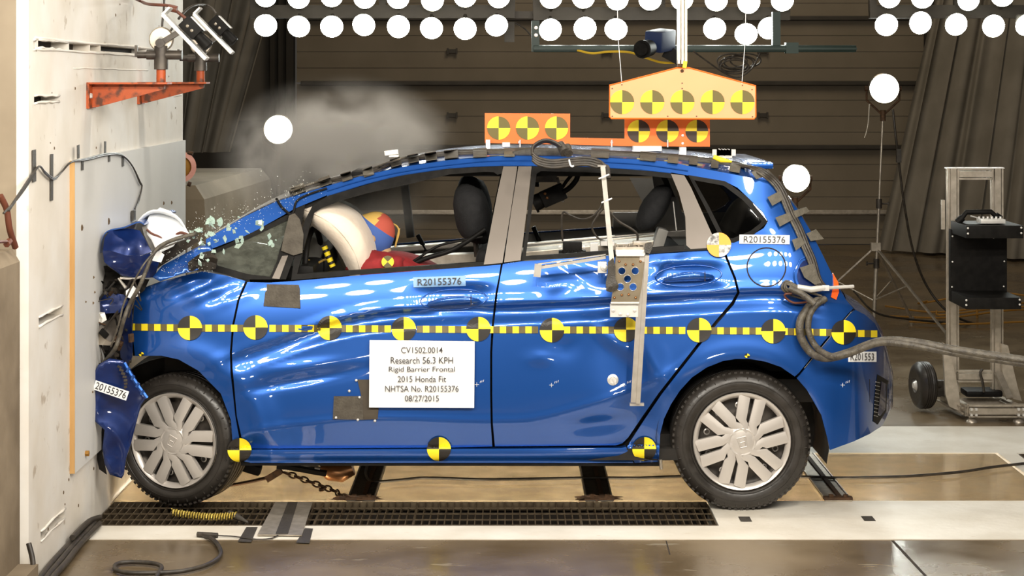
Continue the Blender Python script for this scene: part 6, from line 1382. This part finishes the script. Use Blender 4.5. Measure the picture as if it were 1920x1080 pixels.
# stand lamps
def floodstand(px, py, rpx, Y, base_py, label, rot=0, visible_legs=True, lean=0):
    c = P(px, py, Y); R_ = rpx*Y/F; fx = c.x-lean; t = thing('stand_flood_lamp', label, 'stand lamp', (fx, Y, 0))
    m = MB(); m.lathe([(R_*.97, -.004), (R_*.9, .012), (R_*.5, .022), (.001, .024)], c, (0, -1, 0), 36); m.build('lamp_lens', M['lamp'], t, smooth=.9)
    m = MB(); m.lathe([(R_*1.0, .006), (R_*1.06, .0), (R_*1.04, -.03), (R_*.9, -.09), (R_*.5, -.16), (R_*.3, -.2), (.001, -.2)], c, (0, -1, 0), 36); m.build('lamp_shell', M['lamprim'], t, smooth=.9)
    m = MB(); zz = c.z-R_*1.75
    for s in (-1, 1): m.tube([(c.x+s*R_*1.12, Y+.05, c.z), (c.x+s*R_*1.12, Y+.05, c.z-R_*.8), (c.x+s*.01, Y+.05, zz)], .009, 6); m.cyl((c.x+s*R_*1.05, Y+.05, c.z), (c.x+s*R_*1.25, Y+.05, c.z), .02, 8)
    m.cyl((c.x, Y+.05, zz-.05), (c.x, Y+.05, zz+.03), .02, 10); m.build('yoke', M['rust'], t, smooth=.8)
    top = Vector((c.x, Y+.05, zz)); bot = Vector((fx, Y+.05, .02)); m = MB(); k1 = top+(bot-top)*.42; k2 = top+(bot-top)*.70
    m.tube([top, k1], .008, 8); m.tube([k1, k2], .011, 8); m.tube([k2, bot], .015, 8); m.build('pole', M['alud'], t, smooth=1)
    m = MB()
    for k in (k1, k2): m.cyl(k-Vector((0, 0, .035)), k+Vector((0, 0, .035)), .022, 10); m.cyl(k, k+Vector((.07 if k is k1 else -.07, 0, 0)), .007, 6); m.cyl(k+Vector((.07 if k is k1 else -.07, 0, -.015)), k+Vector((.07 if k is k1 else -.07, 0, .015)), .007, 6)
    m.build('clamp_collar', M['steel'], t, smooth=.8)
    hub = top+(bot-top)*.80; hub.z = max(hub.z, .62)
    m = MB(); m.box(hub, (.07, .05, .06)); m.build('leg_hub', M['alud'], t)
    for a in (2.75+rot, -.75+rot, .9+rot):
        foot = Vector((fx+.62*math.cos(a), Y+.05+.62*math.sin(a), .02)); m = MB(); m.bar(hub, foot, .02, .012); m.tube([hub+(foot-hub)*.45, Vector((fx, Y+.05, .22))], .006, 6); m.cyl(foot-Vector((0, 0, .018)), foot+Vector((0, 0, .02)), .02, 8); m.build('leg', M['alud'], t)
    return t
floodstand(1658, 166, 27.5, 14.2, 640, 'tall stand lamp glowing right of the car, nearest the right curtain', lean=.07)
floodstand(522, 243, 27, 14.0, 640, 'stand lamp glowing above the bonnet, behind the smoke', rot=.3)
floodstand(1493, 335, 25.5, 12.4, 640, 'low stand lamp glowing just above the tailgate', rot=1.2)
m = MB(); m.tube(crv([P(1674, 205, 14.2), P(1680, 260, 14.2), P(1686, 310, 14.25), P(1695, 380, 14.3), P(1712, 470, 14.4), P(1740, 540, 14.5), P(1785, 590, 14.5), P(1850, 610, 14.8), P(1930, 604, 15)], 6), .009, 8)
m.box(P(1685, 292, 14.2), (.035, .03, .10)); m.tube(crv([P(1600, 545, 13.9), P(1640, 585, 13.9), P(1700, 598, 14.2), P(1800, 606, 14.6), P(1930, 608, 14.9)], 6), .008, 6)
o = m.build('lamp_cable', M['cable'], smooth=1); tag(o, 'black mains cable hanging from the tall right stand lamp', 'cable')
m = MB(); m.tube(crv([P(1630, 195, 14.15), P(1628, 230, 14.15), P(1624, 250, 14.15), P(1621, 258, 14.15)], 6), .005, 6); o = m.build('lamp_strap', M['alud'], smooth=1); tag(o, 'short loose strap hanging at the left of the tall right stand lamp', 'strap')
random.seed(4); m = MB()
for k in range(5):
    y0 = 14.6+k*.25; m.tube(crv([(2.9+random.random()*.6, y0, .02+.01*k), (3.4, y0+random.uniform(-.2, .3), .02), (4.0, y0+random.uniform(-.3, .3), .03+.02*k), (4.6, y0+random.uniform(-.1, .4), .03)], 6), .008, 6)
m.tube(crv([P(1832, 575, 15), P(1832, 640, 15), P(1826, 700, 15)], 5), .010, 6); o = m.build('orange_floor_cable', M['ocable'], smooth=1); tag(o, 'orange extension cables tangled on the floor behind the cart', 'cable')
# ================================================================ CART
CYD = 10.35
ct = thing('equipment_cart', 'aluminium profile cart with black equipment box and pneumatic wheel', 'cart', P(1850, 800, CYD))
def prof(p0, p1, wd=.062, name='profile', parent=ct, th=.04, up=Vector((0, 1, 0))):
    p0, p1 = Vector(p0), Vector(p1); m = MB(); m.bar(p0, p1, th*.8, wd*.86, up=up)
    d = (p1-p0).normalized(); s = up.cross(d).normalized(); s2 = d.cross(s)
    for a in (-1, -.34, .34, 1):
        for b in (-1, 1): m.bar(p0+s*0+d.cross(up).normalized()*a*wd*.43+up*b*th*.4, p1+d.cross(up).normalized()*a*wd*.43+up*b*th*.4, .010, wd*.13, up=up)
    return m.build(name, M['alud'], parent)
KY = 10.62
prof(P(1786, 316, KY), P(1786, 740, KY)); prof(P(1869, 316, KY), P(1869, 740, KY)); prof(P(1797, 326, KY), P(1859, 326, KY))
m = MB(); m.box(P(1827, 315, KY), (.32, .05, .006)); m.build('top_cap', M['bright'], ct)
m = MB(); m.bar(P(1768, 375, KY-.03), P(1768, 430, KY-.03), .02, .012, up=Vector((0, 1, 0))); m.build('side_latch', M['alud'], ct)
prof(P(1795, 705, KY-.05), P(1859, 705, KY-.05)); prof(P(1872, 700, KY-.05), P(1892, 745, KY-.2), .03)
zb = P(1810, 770, 10.42).z
xL, xR = P(1822, 770, 10.42).x, P(1910, 770, 10.42).x
prof((xL-.02, 10.42, zb), (xR+.3, 10.42, zb), .07); prof((xL-.02, 10.42, zb), (xL-.06, 10.85, zb), .07, up=Vector((0, 0, 1))); prof((xR, 10.42, zb), (xR-.04, 10.85, zb), .07, up=Vector((0, 0, 1))); prof((xL-.02, 10.65, zb), (xR, 10.65, zb), .05)
m = MB()
for x in (xL, xR):
    for a in range(4): m.box((x+.012*math.cos(a*PI/2+PI/4)*1.5, 10.375, zb+.018*math.sin(a*PI/2+PI/4)*1.2), (.012, .02, .012))
m.build('profile_end', M['bright'], ct)
for x in (xL, xR):
    m = MB(); m.cyl((x, 10.42, .012), (x, 10.42, zb), .008, 8); m.lathe([(.032, 0), (.030, .010), (.012, .022), (.001, .024)], (x, 10.42, .0), (0, 0, 1), 14); m.build('levelling_foot', M['alud'], ct, smooth=.8)
def sidepl(x):
    m = MB(); z = lambda py: H-(py-CY)*10.6/F
    pl = [(10.85, z(640)), (10.75, z(640)), (10.45, z(690)), (10.40, z(775)), (10.85, z(770))]; m.add([(x, a, b) for a, b in pl]+[(x+.006, a, b) for a, b in pl], [(0, 1, 2, 3, 4), (9, 8, 7, 6, 5)]+[(i, (i+1) % 5, (i+1) % 5+5, i+5) for i in range(5)]); return m
p1_ = plate([(1768, 642), (1780, 650), (1797, 730), (1802, 772), (1780, 762), (1773, 740)], 10.5, 'side_plate', M['alud'], ct, .03); plate([(1878, 645), (1890, 648), (1908, 725), (1916, 752), (1900, 748), (1880, 700)], 10.55, 'side_plate', M['alud'], ct, .03)
m = MB(); m.box(P(1840, 735, 10.62), (.20, .16, .035), bev=.015); m.build('battery_tray', M['black'], ct, smooth=.6)
m = MB(); m.tube(crv([P(1845, 735, 10.5), P(1842, 715, 10.5), P(1838, 700, 10.5), P(1842, 692, 10.5)], 5), .008, 6); m.build('cable_loop', M['cable'], ct, smooth=1)
# black box: upper deck, back, lower deck
def deck(px0, px1, py, hpx, Y0_, dep, name):
    a, b = P(px0, py, Y0_), P(px1, py, Y0_); m = MB(); h = hpx*Y0_/F; m.box(((a.x+b.x)/2, Y0_+dep/2, a.z-h/2), (b.x-a.x, dep, h), bev=.003); return m.build(name, M['black'], ct, smooth=.4)
BY = 10.12
deck(1812, 1919, 423, 24, BY, .36, 'upper_deck'); deck(1811, 1915, 558, 22, BY, .36, 'lower_deck')
m = MB(); a, b = P(1782, 430, BY+.34), P(1888, 565, BY+.34); m.box(((a.x+b.x)/2, BY+.36, (a.z+b.z)/2), (b.x-a.x, .04, a.z-b.z)); m.build('back_panel', M['black'], ct)
for dz in (431, 446, 562, 571):
    pass
for px, py in ((1815, 428), (1815, 438), (1915, 427), (1915, 437), (1812, 563), (1812, 572), (1912, 562), (1912, 571)):
    mb = MB(); mb.lathe([(.006, 0), (.005, .003), (0, .004)], P(px, py, BY-.001), (0, -1, 0), 8); mb.build('screw', M['bright'], ct, smooth=1)
for px, py in ((1786, 443), (1863, 446), (1786, 491), (1883, 490), (1785, 538), (1882, 537)):
    mb = MB(); mb.lathe([(.005, 0), (.004, .003), (0, .004)], P(px, py, BY+.335), (0, -1, 0), 8); mb.build('screw', M['bright'], ct, smooth=1)
m = MB(); q = lambda x, y: P(x, y, BY+.2)
m.tube([q(1798, 416), q(1812, 398), q(1858, 397), q(1872, 410)], .014, 10); m.tube([q(1795, 417), q(1805, 408)], .02, 8); m.tube([q(1866, 404), q(1876, 411)], .02, 8); m.build('carry_handle', M['black'], ct, smooth=.8)
m = MB(); m.box(P(1858, 414, BY+.1), (.13, .10, .022), bev=.002)
for k in range(6): m.cyl(P(1836+k*8, 410, BY+.08), P(1836+k*8, 406, BY+.08), .006, 8)
m.tube([P(1820, 405, BY+.1), P(1835, 409, BY+.1)], .004, 6); m.build('switch_block', M['bright'], ct, smooth=.7)
m = MB(); wc_ = P(1731, 722, 10.75); m.lathe([(.04, -.05), (.075, -.05), (.09, -.052), (.118, -.040), (.130, -.026), (.126, -.022), (.131, -.016), (.1275, -.010), (.132, -.002), (.128, .002), (.132, .010), (.1275, .014), (.131, .022), (.118, .040), (.09, .052), (.075, .05), (.04, .05)], wc_, (-.985, -.17, 0), 40)
whl = m.build('cart_tyre', M['rubber'], ct, smooth=.7)
m = MB(); m.lathe([(.07, .048), (.05, .035), (.03, .04), (.015, .06), (.001, .06)], wc_, (-.985, -.17, 0), 24); m.build('cart_wheel_hub', M['bright'], whl, smooth=.8)
m = MB(); m.tube([wc_, P(1775, 725, 10.8)], .014, 8); m.box(P(1765, 728, 10.8), (.06, .05, .09)); m.build('axle', M['steel'], ct)
print('OBJ', len(bpy.data.objects), 'TRI', sum(len(o.data.polygons) for o in bpy.data.objects if o.type == 'MESH'))
